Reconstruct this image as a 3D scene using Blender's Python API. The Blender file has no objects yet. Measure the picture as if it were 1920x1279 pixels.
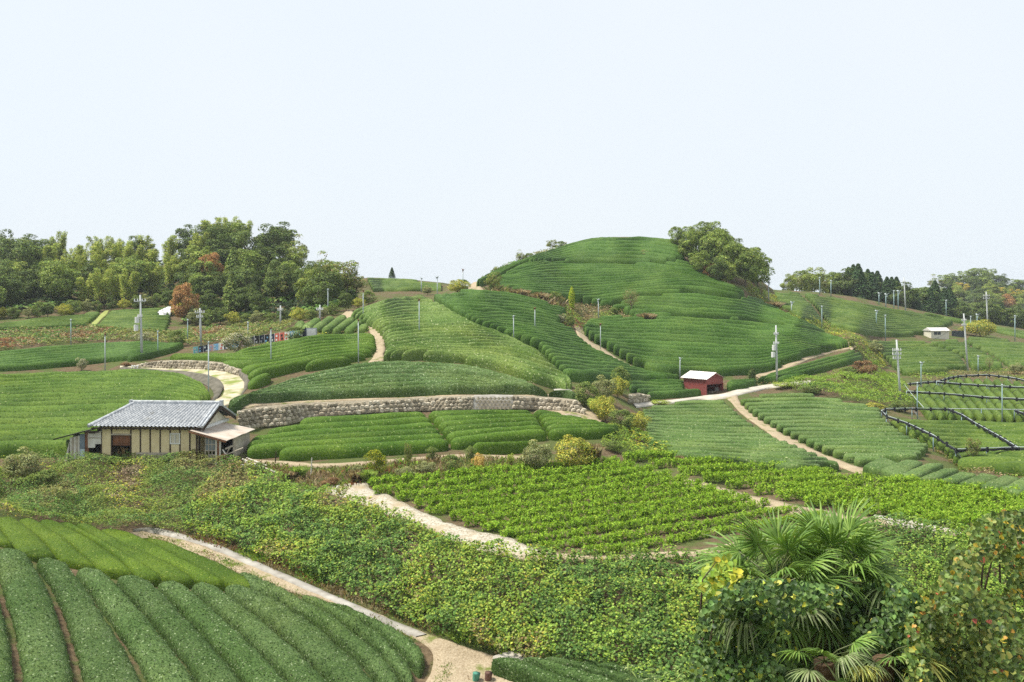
import bpy, math, random
import numpy as np
from mathutils import Vector, Matrix, Euler
random.seed(7); R = np.random.default_rng(7)
S = bpy.context.scene
C = S.collection
CAMZ, F, HY = 12.0, 1920.0, 560.0

# ---------------------------------------------------------------- camera
cd = bpy.data.cameras.new('camera'); cam = bpy.data.objects.new('camera', cd); C.objects.link(cam)
cam.location = (0, 0, CAMZ); cam.rotation_euler = (math.radians(90), 0, 0)
cd.lens = 36.0; cd.sensor_width = 36.0; cd.shift_y = -(639.5 - HY) / F
cd.clip_start = 0.5; cd.clip_end = 6000
S.camera = cam
# ---------------------------------------------------------------- sky (thin bright overcast) and soft sun
SUN_EL, SUN_AZ = math.radians(62), math.radians(268)      # azimuth clockwise from +Y
wd = bpy.data.worlds.new('World'); S.world = wd; wd.use_nodes = True
nt = wd.node_tree; nt.nodes.clear()
sky = nt.nodes.new('ShaderNodeTexSky'); sky.sky_type = 'NISHITA'; sky.sun_disc = False
sky.sun_elevation = SUN_EL; sky.sun_rotation = SUN_AZ; sky.air_density = 1.0; sky.dust_density = 3.0; sky.ozone_density = 1.0
mulc = nt.nodes.new('ShaderNodeMix'); mulc.data_type = 'RGBA'; mulc.blend_type = 'MULTIPLY'; mulc.inputs[0].default_value = 1.0
mulc.inputs[7].default_value = (0.10, 0.10, 0.10, 1)
cloud = nt.nodes.new('ShaderNodeTexNoise'); cloud.inputs['Scale'].default_value = 1.6; cloud.inputs['Detail'].default_value = 4
cr = nt.nodes.new('ShaderNodeValToRGB')
cr.color_ramp.elements[0].position = 0.3; cr.color_ramp.elements[0].color = (0.66, 0.725, 0.785, 1)
cr.color_ramp.elements[1].position = 0.75; cr.color_ramp.elements[1].color = (0.715, 0.755, 0.79, 1)
mx = nt.nodes.new('ShaderNodeMix'); mx.data_type = 'RGBA'; mx.inputs[0].default_value = 0.90
bg = nt.nodes.new('ShaderNodeBackground'); bg.inputs[1].default_value = 1.0
ow = nt.nodes.new('ShaderNodeOutputWorld')
nt.links.new(sky.outputs[0], mulc.inputs[6]); nt.links.new(mulc.outputs[2], mx.inputs[6])
nt.links.new(cloud.outputs['Fac'], cr.inputs[0]); nt.links.new(cr.outputs[0], mx.inputs[7])
nt.links.new(mx.outputs[2], bg.inputs[0]); nt.links.new(bg.outputs[0], ow.inputs[0])
sl = bpy.data.lights.new('sun', 'SUN'); sun = bpy.data.objects.new('sun', sl); C.objects.link(sun)
sl.energy = 4.6; sl.angle = math.radians(12); sl.color = (1.0, 0.95, 0.84)
sd = Vector((math.sin(SUN_AZ) * math.cos(SUN_EL), math.cos(SUN_AZ) * math.cos(SUN_EL), math.sin(SUN_EL)))
sun.rotation_euler = sd.to_track_quat('Z', 'Y').to_euler(); sun.location = (-20, -20, 60)
vs = S.view_settings; vs.view_transform = 'Standard'; vs.look = 'None'; vs.exposure = 0.42; vs.gamma = 1.0; vs.use_curve_mapping = False
S.cycles.use_denoising = False; S.cycles.max_bounces = 5; S.cycles.diffuse_bounces = 3; S.cycles.transparent_max_bounces = 4

# ---------------------------------------------------------------- small tools
def vn(P, s, seed=0):
    """value noise 0..1 at points P (n,3)"""
    Q = np.asarray(P, float) * s + 1000.0; i = np.floor(Q).astype(np.int64); f = Q - i; f = f * f * (3 - 2 * f); out = 0
    for dx in (0, 1):
        for dy in (0, 1):
            for dz in (0, 1):
                h = ((i[:, 0] + dx) * 73856093) ^ ((i[:, 1] + dy) * 19349663) ^ ((i[:, 2] + dz) * 83492791) ^ (seed * 2654435761)
                h = (h ^ (h >> 13)) * 1274126177; h = ((h ^ (h >> 16)) & 0xffff) / 65535.0
                out = out + h * (f[:, 0] if dx else 1 - f[:, 0]) * (f[:, 1] if dy else 1 - f[:, 1]) * (f[:, 2] if dz else 1 - f[:, 2])
    return out

def norm(v): return v / np.maximum(np.linalg.norm(v, axis=-1, keepdims=True), 1e-9)

def tag(o, label=None, cat=None, group=None, kind=None):
    if label: o['label'] = label
    if cat: o['category'] = cat
    if group: o['group'] = group
    if kind: o['kind'] = kind
    return o

def fastmesh(name, V, Fs, mats, mi=None, col=None, smooth=False):
    """Fs: list of (n,k) int arrays"""
    me = bpy.data.meshes.new(name)
    V = np.asarray(V, np.float32).reshape(-1, 3)
    Fs = [np.asarray(f, np.int32) for f in Fs if len(f)]
    tot = np.concatenate([np.full(len(f), f.shape[1], np.int32) for f in Fs]); loops = np.concatenate([f.ravel() for f in Fs])
    me.vertices.add(len(V)); me.vertices.foreach_set('co', V.ravel())
    me.loops.add(len(loops)); me.loops.foreach_set('vertex_index', loops)
    st = np.concatenate([[0], np.cumsum(tot)[:-1]]).astype(np.int32)
    me.polygons.add(len(tot)); me.polygons.foreach_set('loop_start', st)
    me.polygons.foreach_set('loop_total', tot)
    if mi is not None: me.polygons.foreach_set('material_index', np.asarray(mi, np.int32))
    if smooth is not False:
        sm = np.full(len(tot), True) if smooth is True else np.asarray(smooth, bool)
        me.polygons.foreach_set('use_smooth', sm)
    if col is not None:
        a = me.color_attributes.new('Col', 'FLOAT_COLOR', 'POINT')
        cc = np.ones((len(V), 4), np.float32); cc[:, :3] = col; a.data.foreach_set('color', cc.ravel())
    for m in (mats if isinstance(mats, (list, tuple)) else [mats]): me.materials.append(m)
    me.update(calc_edges=True)
    return me

def link(name, me, parent=None, loc=None):
    o = bpy.data.objects.new(name, me); C.objects.link(o)
    if parent is not None: o.parent = parent
    if loc is not None: o.location = loc
    return o

def empty(name, loc, rz=0.0):
    o = bpy.data.objects.new(name, None); C.objects.link(o); o.location = loc; o.rotation_euler = (0, 0, rz); o.empty_display_size = 0.3
    return o

def copy_tree(o, parent=None):
    c = o.copy(); C.objects.link(c); c.parent = parent
    for ch in list(o.children): copy_tree(ch, c)
    return c

class MB:
    """collects boxes, bars, tubes and loose faces; build() makes ONE mesh object"""
    def __init__(s): s.v, s.f = [], []
    def add(s, V, Fs):
        b = len(s.v); s.v += [tuple(map(float, v)) for v in V]; s.f += [tuple(b + i for i in f) for f in Fs]; return s
    def box(s, a, b):
        (x0, y0, z0), (x1, y1, z1) = a, b
        return s.add([(x0, y0, z0), (x1, y0, z0), (x1, y1, z0), (x0, y1, z0), (x0, y0, z1), (x1, y0, z1), (x1, y1, z1), (x0, y1, z1)],
                     [(0, 3, 2, 1), (4, 5, 6, 7), (0, 1, 5, 4), (1, 2, 6, 5), (2, 3, 7, 6), (3, 0, 4, 7)])
    def bar(s, p, q, w, h=None):
        p, q = Vector(p), Vector(q); h = h or w; d = (q - p).normalized()
        u = d.cross(Vector((0, 0, 1)));
        if u.length < 1e-3: u = Vector((1, 0, 0))
        u.normalize(); n = u.cross(d)
        V = [p + u * a * w / 2 + n * b * h / 2 for a, b in ((-1, -1), (1, -1), (1, 1), (-1, 1))] + [q + u * a * w / 2 + n * b * h / 2 for a, b in ((-1, -1), (1, -1), (1, 1), (-1, 1))]
        return s.add(V, [(0, 3, 2, 1), (4, 5, 6, 7), (0, 1, 5, 4), (1, 2, 6, 5), (2, 3, 7, 6), (3, 0, 4, 7)])
    def tube(s, pts, rad, n=8, cap=True):
        pts = [Vector(p) for p in pts]; rad = rad if isinstance(rad, (list, tuple)) else [rad] * len(pts); V = []; Fs = []
        for i, p in enumerate(pts):
            d = (pts[min(i + 1, len(pts) - 1)] - pts[max(i - 1, 0)]).normalized()
            u = d.cross(Vector((0.02, 0.99, 0.1)));
            if u.length < 0.05: u = d.cross(Vector((1, 0, 0)))
            u.normalize(); w = d.cross(u)
            V += [p + (u * math.cos(2 * math.pi * k / n) + w * math.sin(2 * math.pi * k / n)) * rad[i] for k in range(n)]
        for i in range(len(pts) - 1):
            for k in range(n): Fs.append((i * n + k, i * n + (k + 1) % n, (i + 1) * n + (k + 1) % n, (i + 1) * n + k))
        if cap: Fs.append(tuple(range(n))[::-1]); Fs.append(tuple((len(pts) - 1) * n + k for k in range(n)))
        return s.add(V, Fs)
    def ball(s, c, r, n=8, sq=(1, 1, 1)):
        V = []; Fs = []; m = max(3, n // 2)
        for i in range(m + 1):
            t = math.pi * i / m
            for k in range(n): V.append((c[0] + sq[0] * r * math.sin(t) * math.cos(2 * math.pi * k / n), c[1] + sq[1] * r * math.sin(t) * math.sin(2 * math.pi * k / n), c[2] + sq[2] * r * math.cos(t)))
        for i in range(m):
            for k in range(n): Fs.append((i * n + k, (i + 1) * n + k, (i + 1) * n + (k + 1) % n, i * n + (k + 1) % n))
        return s.add(V, Fs)
    def build(s, name, mat, parent=None, smooth=False, loc=None):
        me = bpy.data.meshes.new(name); me.from_pydata(s.v, [], s.f); me.materials.append(mat)
        if smooth:
            for p in me.polygons: p.use_smooth = True
        me.update(); return link(name, me, parent, loc)

# ---------------------------------------------------------------- materials
def newmat(name, rough=0.8, spec=0.2):
    m = bpy.data.materials.new(name); m.use_nodes = True; n = m.node_tree; b = n.nodes['Principled BSDF']
    b.inputs['Roughness'].default_value = rough; b.inputs['Specular IOR Level'].default_value = spec
    return m, n, b
def node(n, t, **kw):
    x = n.nodes.new(t)
    for k, v in kw.items():
        if k in x.inputs: x.inputs[k].default_value = v
        else: setattr(x, k, v)
    return x
def ramp(n, fac, stops):
    r = n.nodes.new('ShaderNodeValToRGB'); e = r.color_ramp.elements
    while len(e) < len(stops): e.new(0.5)
    for i, (p, c) in enumerate(stops): e[i].position = p; e[i].color = (*c, 1)
    n.links.new(fac, r.inputs[0]); return r.outputs[0]
def mixc(n, a, b, fac, mode='MIX'):
    m = n.nodes.new('ShaderNodeMix'); m.data_type = 'RGBA'; m.blend_type = mode
    for sock, v in ((m.inputs[0], fac), (m.inputs[6], a), (m.inputs[7], b)):
        if hasattr(v, 'links') or hasattr(v, 'is_linked'): n.links.new(v, sock)
        elif isinstance(v, (tuple, list)): sock.default_value = (*v, 1) if len(v) == 3 else v
        else: sock.default_value = v
    return m.outputs[2]
def noise(n, vec, scale, detail=3, rough=0.55):
    t = node(n, 'ShaderNodeTexNoise'); t.inputs['Scale'].default_value = scale; t.inputs['Detail'].default_value = detail; t.inputs['Roughness'].default_value = rough
    if vec is not None: n.links.new(vec, t.inputs['Vector'])
    return t.outputs['Fac']
def pos(n): return node(n, 'ShaderNodeNewGeometry').outputs['Position']
def objco(n): return node(n, 'ShaderNodeTexCoord').outputs['Object']
def bump(n, b, h, dist, strength=1.0):
    x = node(n, 'ShaderNodeBump'); x.inputs['Distance'].default_value = dist; x.inputs['Strength'].default_value = strength
    n.links.new(h, x.inputs['Height']); n.links.new(x.outputs[0], b.inputs['Normal'])

def simple(name, c, c2=None, scale=3.0, rough=0.8, spec=0.2, bmp=0.0, detail=4, metal=0.0, world=False):
    """two-tone noisy surface"""
    m, n, b = newmat(name, rough, spec); b.inputs['Metallic'].default_value = metal
    v = pos(n) if world else objco(n); f = noise(n, v, scale, detail)
    c2 = c2 or tuple(x * 0.72 for x in c)
    n.links.new(ramp(n, f, [(0.32, c2), (0.66, c)]), b.inputs['Base Color'])
    if bmp: bump(n, b, f, bmp)
    return m

def tea_mat(name, dark, light, speck, sp=0.10, fine=9.0, rows=0.06, coarse=0.25):
    """clipped tea surface: leaf sized speckle over a soft broad variation, leaf relief by bump"""
    m, n, b = newmat(name, 0.65, 0.10); v = pos(n)
    f1 = noise(n, v, fine, 4, 0.7); f2 = noise(n, v, coarse, 3)
    vo = node(n, 'ShaderNodeTexVoronoi'); vo.inputs['Scale'].default_value = fine * 1.6; n.links.new(v, vo.inputs['Vector'])
    c = ramp(n, f1, [(0.36, dark), (0.62, light)])
    c = mixc(n, c, mixc(n, c, (0.62, 0.72, 0.55), 1.0, 'MULTIPLY'), ramp(n, f2, [(0.42, (0, 0, 0)), (0.62, (1, 1, 1))]))
    c = mixc(n, c, mixc(n, c, (1.12, 1.02, 0.88), 1.0, 'MULTIPLY'), ramp(n, noise(n, v, coarse * 0.45, 4, 0.6), [(0.50, (0, 0, 0)), (0.66, (1, 1, 1))]))
    c = mixc(n, c, (0.20, 0.155, 0.07), ramp(n, noise(n, v, 1.3, 5, 0.7), [(0.72, (0, 0, 0)), (0.80, (0.5, 0.5, 0.5))]))
    cell = node(n, 'ShaderNodeSeparateColor'); n.links.new(vo.outputs['Color'], cell.inputs[0])
    c = mixc(n, c, speck, ramp(n, cell.outputs[0], [(1 - sp, (0, 0, 0)), (min(0.999, 1 - sp * 0.5), (1, 1, 1))]))
    oi = node(n, 'ShaderNodeObjectInfo')
    hv = node(n, 'ShaderNodeHueSaturation'); mr = node(n, 'ShaderNodeMapRange'); n.links.new(oi.outputs['Random'], mr.inputs[0])
    mr.inputs[3].default_value = 0.90; mr.inputs[4].default_value = 1.10; n.links.new(mr.outputs[0], hv.inputs['Value']); n.links.new(c, hv.inputs['Color'])
    n.links.new(hv.outputs[0], b.inputs['Base Color'])
    bump(n, b, f1, rows, 0.9)
    return m

def leaf_mat(name, trans=0.25, rough=0.6, spec=0.12):
    m, n, b = newmat(name, rough, spec)
    a = node(n, 'ShaderNodeAttribute'); a.attribute_name = 'Col'
    n.links.new(a.outputs['Color'], b.inputs['Base Color'])
    t = node(n, 'ShaderNodeBsdfTranslucent'); n.links.new(mixc(n, a.outputs['Color'], (1.0, 1.0, 0.55), 1.0, 'MULTIPLY'), t.inputs['Color'])
    x = node(n, 'ShaderNodeMixShader'); x.inputs[0].default_value = trans
    o = n.nodes['Material Output']; n.links.new(b.outputs[0], x.inputs[1]); n.links.new(t.outputs[0], x.inputs[2]); n.links.new(x.outputs[0], o.inputs['Surface'])
    return m
LEAF = leaf_mat('leaf', 0.34); LEAFG = leaf_mat('leaf_glossy', 0.26, 0.45, 0.25)
GRASS = leaf_mat('grass_blade', 0.3, 0.7, 0.1)
BARK = simple('bark', (0.16, 0.12, 0.085), (0.07, 0.055, 0.04), 6, 0.9, 0.1, 0.03)

def leaves(P, N, size, col, asp=0.6, fold=0.18, flop=0.0):
    """diamond leaves at P with normals N -> V, F, col per vertex"""
    n = len(P); P = np.asarray(P); N = norm(np.asarray(N)); size = np.broadcast_to(np.asarray(size, float).reshape(-1, 1), (n, 1))
    r = norm(R.normal(size=(n, 3))); t = norm(np.cross(N, r)); b = np.cross(N, t)
    V = np.empty((n, 4, 3))
    V[:, 0] = P - t * size * 0.5; V[:, 1] = P - b * size * asp * 0.5 + N * size * fold; V[:, 2] = P + t * size * 0.5 - N * size * flop; V[:, 3] = P + b * size * asp * 0.5 + N * size * fold
    Fq = np.arange(n * 4).reshape(n, 4)
    return V.reshape(-1, 3), Fq, np.repeat(col, 4, axis=0)

def pal(n, colors, w=None, jit=0.16):
    c = np.array(colors, float); w = np.array(w, float) if w is not None else np.ones(len(c)); k = R.choice(len(c), n, p=w / w.sum())
    return np.clip(c[k] * (1 + R.normal(0, jit, (n, 1))) * (1 + R.normal(0, 0.05, (n, 3))), 0.004, 0.9)
# ================================================================ terrain
# surveyed spot heights: picture column, picture row, distance in metres along the view axis
CP = [
 # near left tea hill and path
 (-500,1010,50),(-300,1279,34),(0,1279,36),(200,1279,38),(400,1279,40),(620,1279,41.5),(780,1279,42.5),(0,1030,50),(0,968,58),(-300,960,58),(150,1180,43.5),(150,1050,51),(250,1075,50),(250,998,58.5),(400,1180,44.8),(400,1098,50),(500,1105,50.5),(350,1030,56),(640,1200,44.5),
 (830,1210,45),(450,1050,54.5),(560,1092,51.2),(270,1000,60.5),(700,1155,47.6),(900,1275,42.8),(1050,1279,42),
 # foot of the vine bank
 (-300,950,63),(0,950,63.5),(150,978,62.5),(300,990,61),(450,1033,56.2),(600,1098,51.6),(750,1168,47.6),(900,1228,44.6),(1010,1252,43.4),(1160,1279,42),(1500,1279,42),(1920,1279,42),(2300,1279,42),
 # crest of the vine bank
 (-300,885,68),(0,885,68.5),(150,868,69),(300,864,69.5),(400,866,69.2),(480,887,66.5),(560,925,62),(640,945,59.5),(760,985,54.6),(830,1008,52.3),(900,1038,49.8),(980,1052,48.6),(1100,1052,48.5),(1300,1047,48.6),(1450,1030,49.6),(1650,990,53),(1800,1006,52),(1920,1012,51.5),(2300,1010,51.5),
 # young tea terrace
 (690,910,64),(620,920,62.6),(960,870,70.2),(1150,862,71.6),(960,1000,54),(1100,1035,50),(1300,1000,53.6),(1300,900,64.6),(1120,940,60.5),(1500,960,56),(1500,1000,53),(1650,962,56.2),(1920,980,54.4),(1150,855,73),(1500,882,69),(1500,920,62.5),(1920,937,60),(1700,910,64.5),(1800,1000,52.6),(2300,940,60),
 # house yard and hedge terrace
 (190,862,70),(380,862,70),(480,858,71.2),(700,856,71.6),(600,862,70.8),(850,848,73),(1000,850,72.8),(1150,812,79.5),(1040,800,81),(560,798,80),(800,775,84.6),(1000,770,86),(480,803,79.5),(640,905,65),(540,885,67.5),(750,880,68.5),(850,878,69),(1080,880,69.4),
 (470,766,82.2),(560,756,86),(700,750,87),(850,744,87.6),(1000,742,88.4),(1085,750,88.5),(1090,776,85),
 (700,742,88.4),(700,685,99),(500,722,92),(1000,735,90),(950,700,97),(450,745,87.6),(850,690,98.5),
 # dome
 (700,600,118),(700,640,108),(850,620,114),(850,560,132),(900,545,140),(720,560,130),(1050,722,99),(1000,650,114),(1100,705,110),(1000,600,130),(1080,618,136),(1250,710,123),(940,640,114),(960,550,146),(1050,590,140),
 # upper left of the dome, road bend
 (560,650,107),(650,640,111),(690,605,119),(450,700,97.5),(560,690,99),(430,722,93),(400,690,100.5),(330,684,105),(405,752,86.5),(460,668,104),(600,615,118),(560,610,122),(660,588,126),
 # left field
 (0,857,71.5),(200,850,72.6),(0,702,100),(-300,702,100),(-300,857,71.5),(350,702,99.5),(385,752,86),(200,770,86),(0,770,86),
 (0,690,107),(200,640,130),(300,650,125),(0,645,124),(-300,650,124),(0,612,138),(200,582,160),(300,580,160),(100,592,152),(350,632,134),(250,680,107),(-300,600,140),
 # wooded slope
 (0,590,160),(0,500,205),(-500,500,205),(150,575,168),(300,565,172),(200,490,208),(300,510,205),(400,600,150),(400,470,195),(460,605,148),(550,592,146),(550,510,180),(660,560,160),(640,535,175),
 # saddle and far field
 (720,548,200),(720,520,222),(830,532,215),(880,540,160),
 # central hill
 (1100,600,151),(1300,600,149),(1450,650,140),(1600,648,143),(1500,598,153),(1400,540,167),(1270,455,184),(1150,445,188),(1000,485,178),(910,528,166),(1150,640,138),(1200,700,126.5),(1200,540,164),(1050,520,170),(1200,490,176),(1350,706,127),(1300,560,158),(1500,690,131),(1580,690,133),(1440,712,128),
 (1350,500,182),(1420,525,184),
 # shed, flats on the right
 (1320,742,119),(1440,725,125.5),(1220,768,106),(1400,750,114),(1640,800,97),(1730,845,85),(1250,868,74.5),(1550,890,74),(1650,882,76),(1920,927,64.5),(1400,810,93),(1500,850,83),(1560,760,112),(1400,880,73.5),(1250,820,88),(2300,920,66),
 (1500,720,124),(1560,712,127),(1640,700,131),(1690,750,118),(1600,750,115),(1720,722,133),(1900,720,135),(2300,715,138),(1750,778,110),(1900,788,107),(1850,850,88),(1920,888,76),(1660,785,103),(1800,870,82),
 # right hills
 (1450,550,212),(1500,565,205),(1560,605,188),(1640,645,172),(1700,580,222),(1700,660,172),(1650,693,150),(1850,692,156),(1900,640,196),(1800,602,225),(1800,650,182),(1600,552,228),(1920,622,232),(2300,650,225),(1690,700,148),
 # nearer than the frame
 (-500,1500,26),(0,1500,29),(960,1500,35),(1920,1500,35),(2400,1500,35),
]
GX0, GX1, GY0, GY1, GS = -520, 2440, 430, 1340, 5
gx = np.arange(GX0, GX1 + 1, GS, dtype=float); gy = np.arange(GY0, GY1 + 1, GS, dtype=float)
def _fit():
    c = np.array(CP, float); X = c[:, :2] / 1000.0; w = 1.0 / c[:, 2]; n = len(c)
    d = np.linalg.norm(X[:, None] - X[None], axis=2)
    A = np.zeros((n + 3, n + 3)); A[:n, :n] = d - np.eye(n) * 1e-4; A[:n, n] = 1; A[:n, n + 1:] = X; A[n:, :n] = A[:n, n:].T
    sol = np.linalg.solve(A, np.concatenate([w, np.zeros(3)]))
    W = np.empty((len(gy), len(gx)))
    for j, y in enumerate(gy):
        p = np.stack([gx / 1000, np.full_like(gx, y / 1000)], 1)
        W[j] = np.linalg.norm(p[:, None] - X[None], axis=2) @ sol[:n] + sol[n] + p @ sol[n + 1:]
    for k in range(2):
        k1 = np.array([1, 2, 1.0]) / 4
        for ax in (0, 1):
            Wp = np.pad(W, [(1, 1) if a == ax else (0, 0) for a in (0, 1)], 'edge')
            W = k1[0] * np.take(Wp, range(0, W.shape[ax]), ax) + k1[1] * np.take(Wp, range(1, W.shape[ax] + 1), ax) + k1[2] * np.take(Wp, range(2, W.shape[ax] + 2), ax)
    return np.clip(W, 1 / 320.0, 1 / 20.0)
WM = _fit()
def Wv(px, py):
    u = np.clip((np.asarray(px, float) - GX0) / GS, 0, len(gx) - 1.001); v = np.clip((np.asarray(py, float) - GY0) / GS, 0, len(gy) - 1.001)
    i = u.astype(int); j = v.astype(int); a = u - i; b = v - j
    return (WM[j, i] * (1 - a) + WM[j, i + 1] * a) * (1 - b) + (WM[j + 1, i] * (1 - a) + WM[j + 1, i + 1] * a) * b
def ray(px, py, D):
    px, py, D = np.broadcast_arrays(np.asarray(px, float), np.asarray(py, float), np.asarray(D, float))
    return np.stack([(px - 960) / F * D, D, CAMZ - (py - HY) / F * D], -1)
def T(px, py, off=0.0):
    """ground point seen at a picture position"""
    return ray(px, py, 1.0 / Wv(px, py) - off)
def Tn(px, py):
    px = np.asarray(px, float); py = np.asarray(py, float)
    a = T(px + 4, py) - T(px - 4, py); b = T(px, py - 4) - T(px, py + 4)
    return norm(np.cross(a, b))
def V3(px, py, dz=0.0):
    p = T(px, py); return Vector((float(p[0]), float(p[1]), float(p[2]) + dz))
def mpp(px, py): return 1.0 / float(Wv(px, py)) / F      # metres per picture pixel there

SKYL = np.array([(-520,500),(0,496),(150,492),(300,498),(360,478),(420,462),(500,478),(560,505),(640,532),(690,520),(760,523),(830,530),(880,537),(905,526),(960,497),(1050,463),(1100,448),(1150,444),(1210,444),(1265,451),(1300,465),(1360,495),(1430,528),(1450,543),(1530,547),(1600,556),(1700,577),(1800,597),(1920,617),(2440,650)], float)
def build_ground():
    ys0 = np.interp(gx[::2], SKYL[:, 0], SKYL[:, 1]); cx = gx[::2]; nc = len(cx)
    tt = np.linspace(0, 1, 230) ** 0.85
    PY = ys0[None] + (1335 - ys0[None]) * tt[:, None]; PX = np.broadcast_to(cx, PY.shape)
    G = T(PX, PY)
    rnd = vn(G.reshape(-1, 3), 0.8, 3).reshape(G.shape[:2]) - 0.5
    G[..., 2] += rnd * 0.07 - 0.03
    back = []
    for d, dz in ((4, -0.6), (14, -3), (40, -9), (110, -16), (400, -22), (900, -26)):
        b = G[0].copy(); k = (b[:, 1] + d) / b[:, 1]; b[:, 0] *= k; b[:, 1] += d; b[:, 2] = b[:, 2] * (1 - min(1, d / 400)) + dz * min(1, d / 110.) ; b[:, 2] = np.minimum(b[:, 2], G[0][:, 2] - d * 0.15 if d < 40 else b[:, 2]); back.append(b)
    front = []
    for d in (36, 31, 26, 21, 16, 11, 7, 3, -10, -40):
        f = G[-1].copy(); k = np.where(f[:, 1] > d, 1, 1); f[:, 1] = np.minimum(f[:, 1] - 0.5, d); f[:, 2] = np.minimum(CAMZ - 0.3745 * max(d, 2) - 2.6, 8.6) ; front.append(f)
    A = np.concatenate([np.array(back)[::-1], G, np.array(front)], 0)
    nr = len(A); idx = np.arange(nr * nc).reshape(nr, nc)
    Fq = np.stack([idx[1:, :-1], idx[1:, 1:], idx[:-1, 1:], idx[:-1, :-1]], -1).reshape(-1, 4)
    m, n, b = newmat('ground_earth', 0.95, 0.05); v = pos(n)
    f1 = noise(n, v, 0.35, 5, 0.6); f2 = noise(n, v, 4.0, 4, 0.65); f3 = noise(n, v, 22.0, 3)
    soil = ramp(n, f2, [(0.3, (0.07, 0.05, 0.03)), (0.7, (0.19, 0.14, 0.085))])
    grass = ramp(n, f3, [(0.3, (0.045, 0.065, 0.02)), (0.7, (0.13, 0.155, 0.05))])
    n.links.new(mixc(n, soil, grass, ramp(n, f1, [(0.44, (0, 0, 0)), (0.56, (1, 1, 1))])), b.inputs['Base Color']); bump(n, b, f3, 0.05)
    o = link('ground', fastmesh('ground', A, [Fq], m, smooth=True)); tag(o, kind='structure')
build_ground()

def inpoly(px, py, poly):
    px = np.asarray(px); py = np.asarray(py); ins = np.zeros(px.shape, bool); n = len(poly)
    for i in range(n):
        x0, y0 = poly[i]; x1, y1 = poly[(i + 1) % n]
        if y0 == y1: continue
        c = ((y0 > py) != (y1 > py)) & (px < (x1 - x0) * (py - y0) / (y1 - y0) + x0); ins ^= c
    return ins
def rs(line, n):
    a = np.array(line, float); d = np.concatenate([[0], np.cumsum(np.linalg.norm(np.diff(a, axis=0), axis=1))]); t = np.linspace(0, d[-1], n)
    out = np.stack([np.interp(t, d, a[:, 0]), np.interp(t, d, a[:, 1])], 1)
    if len(a) > 2:                                            # round the corners off
        w = max(1, n // (len(a) * 4)); k = np.ones(2 * w + 1) / (2 * w + 1)
        for c in (0, 1):
            p = np.concatenate([2 * out[0, c] - out[1:w + 1, c][::-1], out[:, c], 2 * out[-1, c] - out[-w - 1:-1, c][::-1]]); out[:, c] = np.convolve(p, k, 'valid')
    return out

def ribbon(name, la, lb, mat, up=0.03, off=0.0, n=60, m=5, rough=0.02, kind='structure', edge=0.28):
    a, b = rs(la, n), rs(lb, n); t = np.linspace(0, 1, m)[:, None, None]
    wv = np.linspace(0, n / 5.0, n); ja = vn(np.stack([wv, wv * 0, wv * 0 + n], 1), 1.0, m + len(name)) - 0.5; jb = vn(np.stack([wv, wv * 0 + 5, wv * 0 + n], 1), 1.0, m + len(name)) - 0.5
    dv = b - a; a = a + dv * (ja * edge)[:, None]; b = b + dv * (jb * edge)[:, None]
    Q = a[None] * (1 - t) + b[None] * t; P = T(Q[..., 0], Q[..., 1], off); P[..., 2] += up
    P += (vn(P.reshape(-1, 3), 2.5, 5).reshape(P.shape[:2]) - 0.5)[..., None] * rough
    s0 = P[0] + (P[0] - P[1]) * 0.25; s1 = P[-1] + (P[-1] - P[-2]) * 0.25; s0[:, 2] -= 0.35; s1[:, 2] -= 0.35; P = np.concatenate([s0[None], P, s1[None]], 0); m += 2
    idx = np.arange(m * n).reshape(m, n); Fq = np.stack([idx[1:, :-1], idx[1:, 1:], idx[:-1, 1:], idx[:-1, :-1]], -1).reshape(-1, 4)
    o = link(name, fastmesh(name, P, [Fq], mat, smooth=True))
    if kind: o['kind'] = kind
    return o

def dirt_mat():
    m, n, b = newmat('dirt_track', 0.95, 0.05); v = pos(n)
    c = ramp(n, noise(n, v, 1.1, 6, 0.65), [(0.3, (0.22, 0.16, 0.095)), (0.7, (0.42, 0.34, 0.225))])
    c = mixc(n, c, ramp(n, noise(n, v, 14, 3), [(0.3, (0.20, 0.15, 0.09)), (0.7, (0.58, 0.50, 0.38))]), 0.45)
    c = mixc(n, c, (0.15, 0.17, 0.05), ramp(n, noise(n, v, 0.6, 6, 0.7), [(0.56, (0, 0, 0)), (0.64, (1, 1, 1))]))
    n.links.new(c, b.inputs['Base Color']); bump(n, b, noise(n, v, 9, 4), 0.05); return m
DIRT = dirt_mat()
CONC = simple('worn_concrete', (0.53, 0.49, 0.43), (0.36, 0.33, 0.27), 0.9, 0.9, 0.1, 0.02, 6, world=True)
CONC2 = simple('grey_concrete', (0.40, 0.38, 0.34), (0.24, 0.22, 0.19), 1.2, 0.9, 0.1, 0.02, 6, world=True)
def gravel_mat():
    m, n, b = newmat('pale_gravel', 0.9, 0.1); v = pos(n)
    vo = node(n, 'ShaderNodeTexVoronoi'); vo.inputs['Scale'].default_value = 13.0; n.links.new(v, vo.inputs['Vector'])
    se = node(n, 'ShaderNodeSeparateColor'); n.links.new(vo.outputs['Color'], se.inputs[0])
    c = ramp(n, se.outputs[0], [(0.05, (0.24, 0.20, 0.14)), (0.35, (0.40, 0.36, 0.28)), (0.95, (0.52, 0.48, 0.40))])
    c = mixc(n, c, (0.36, 0.29, 0.19), ramp(n, noise(n, v, 0.7, 4), [(0.5, (0, 0, 0)), (0.7, (1, 1, 1))]))
    n.links.new(c, b.inputs['Base Color']); bump(n, b, vo.outputs['Distance'], 0.03); return m
GRAVEL = gravel_mat()
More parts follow.
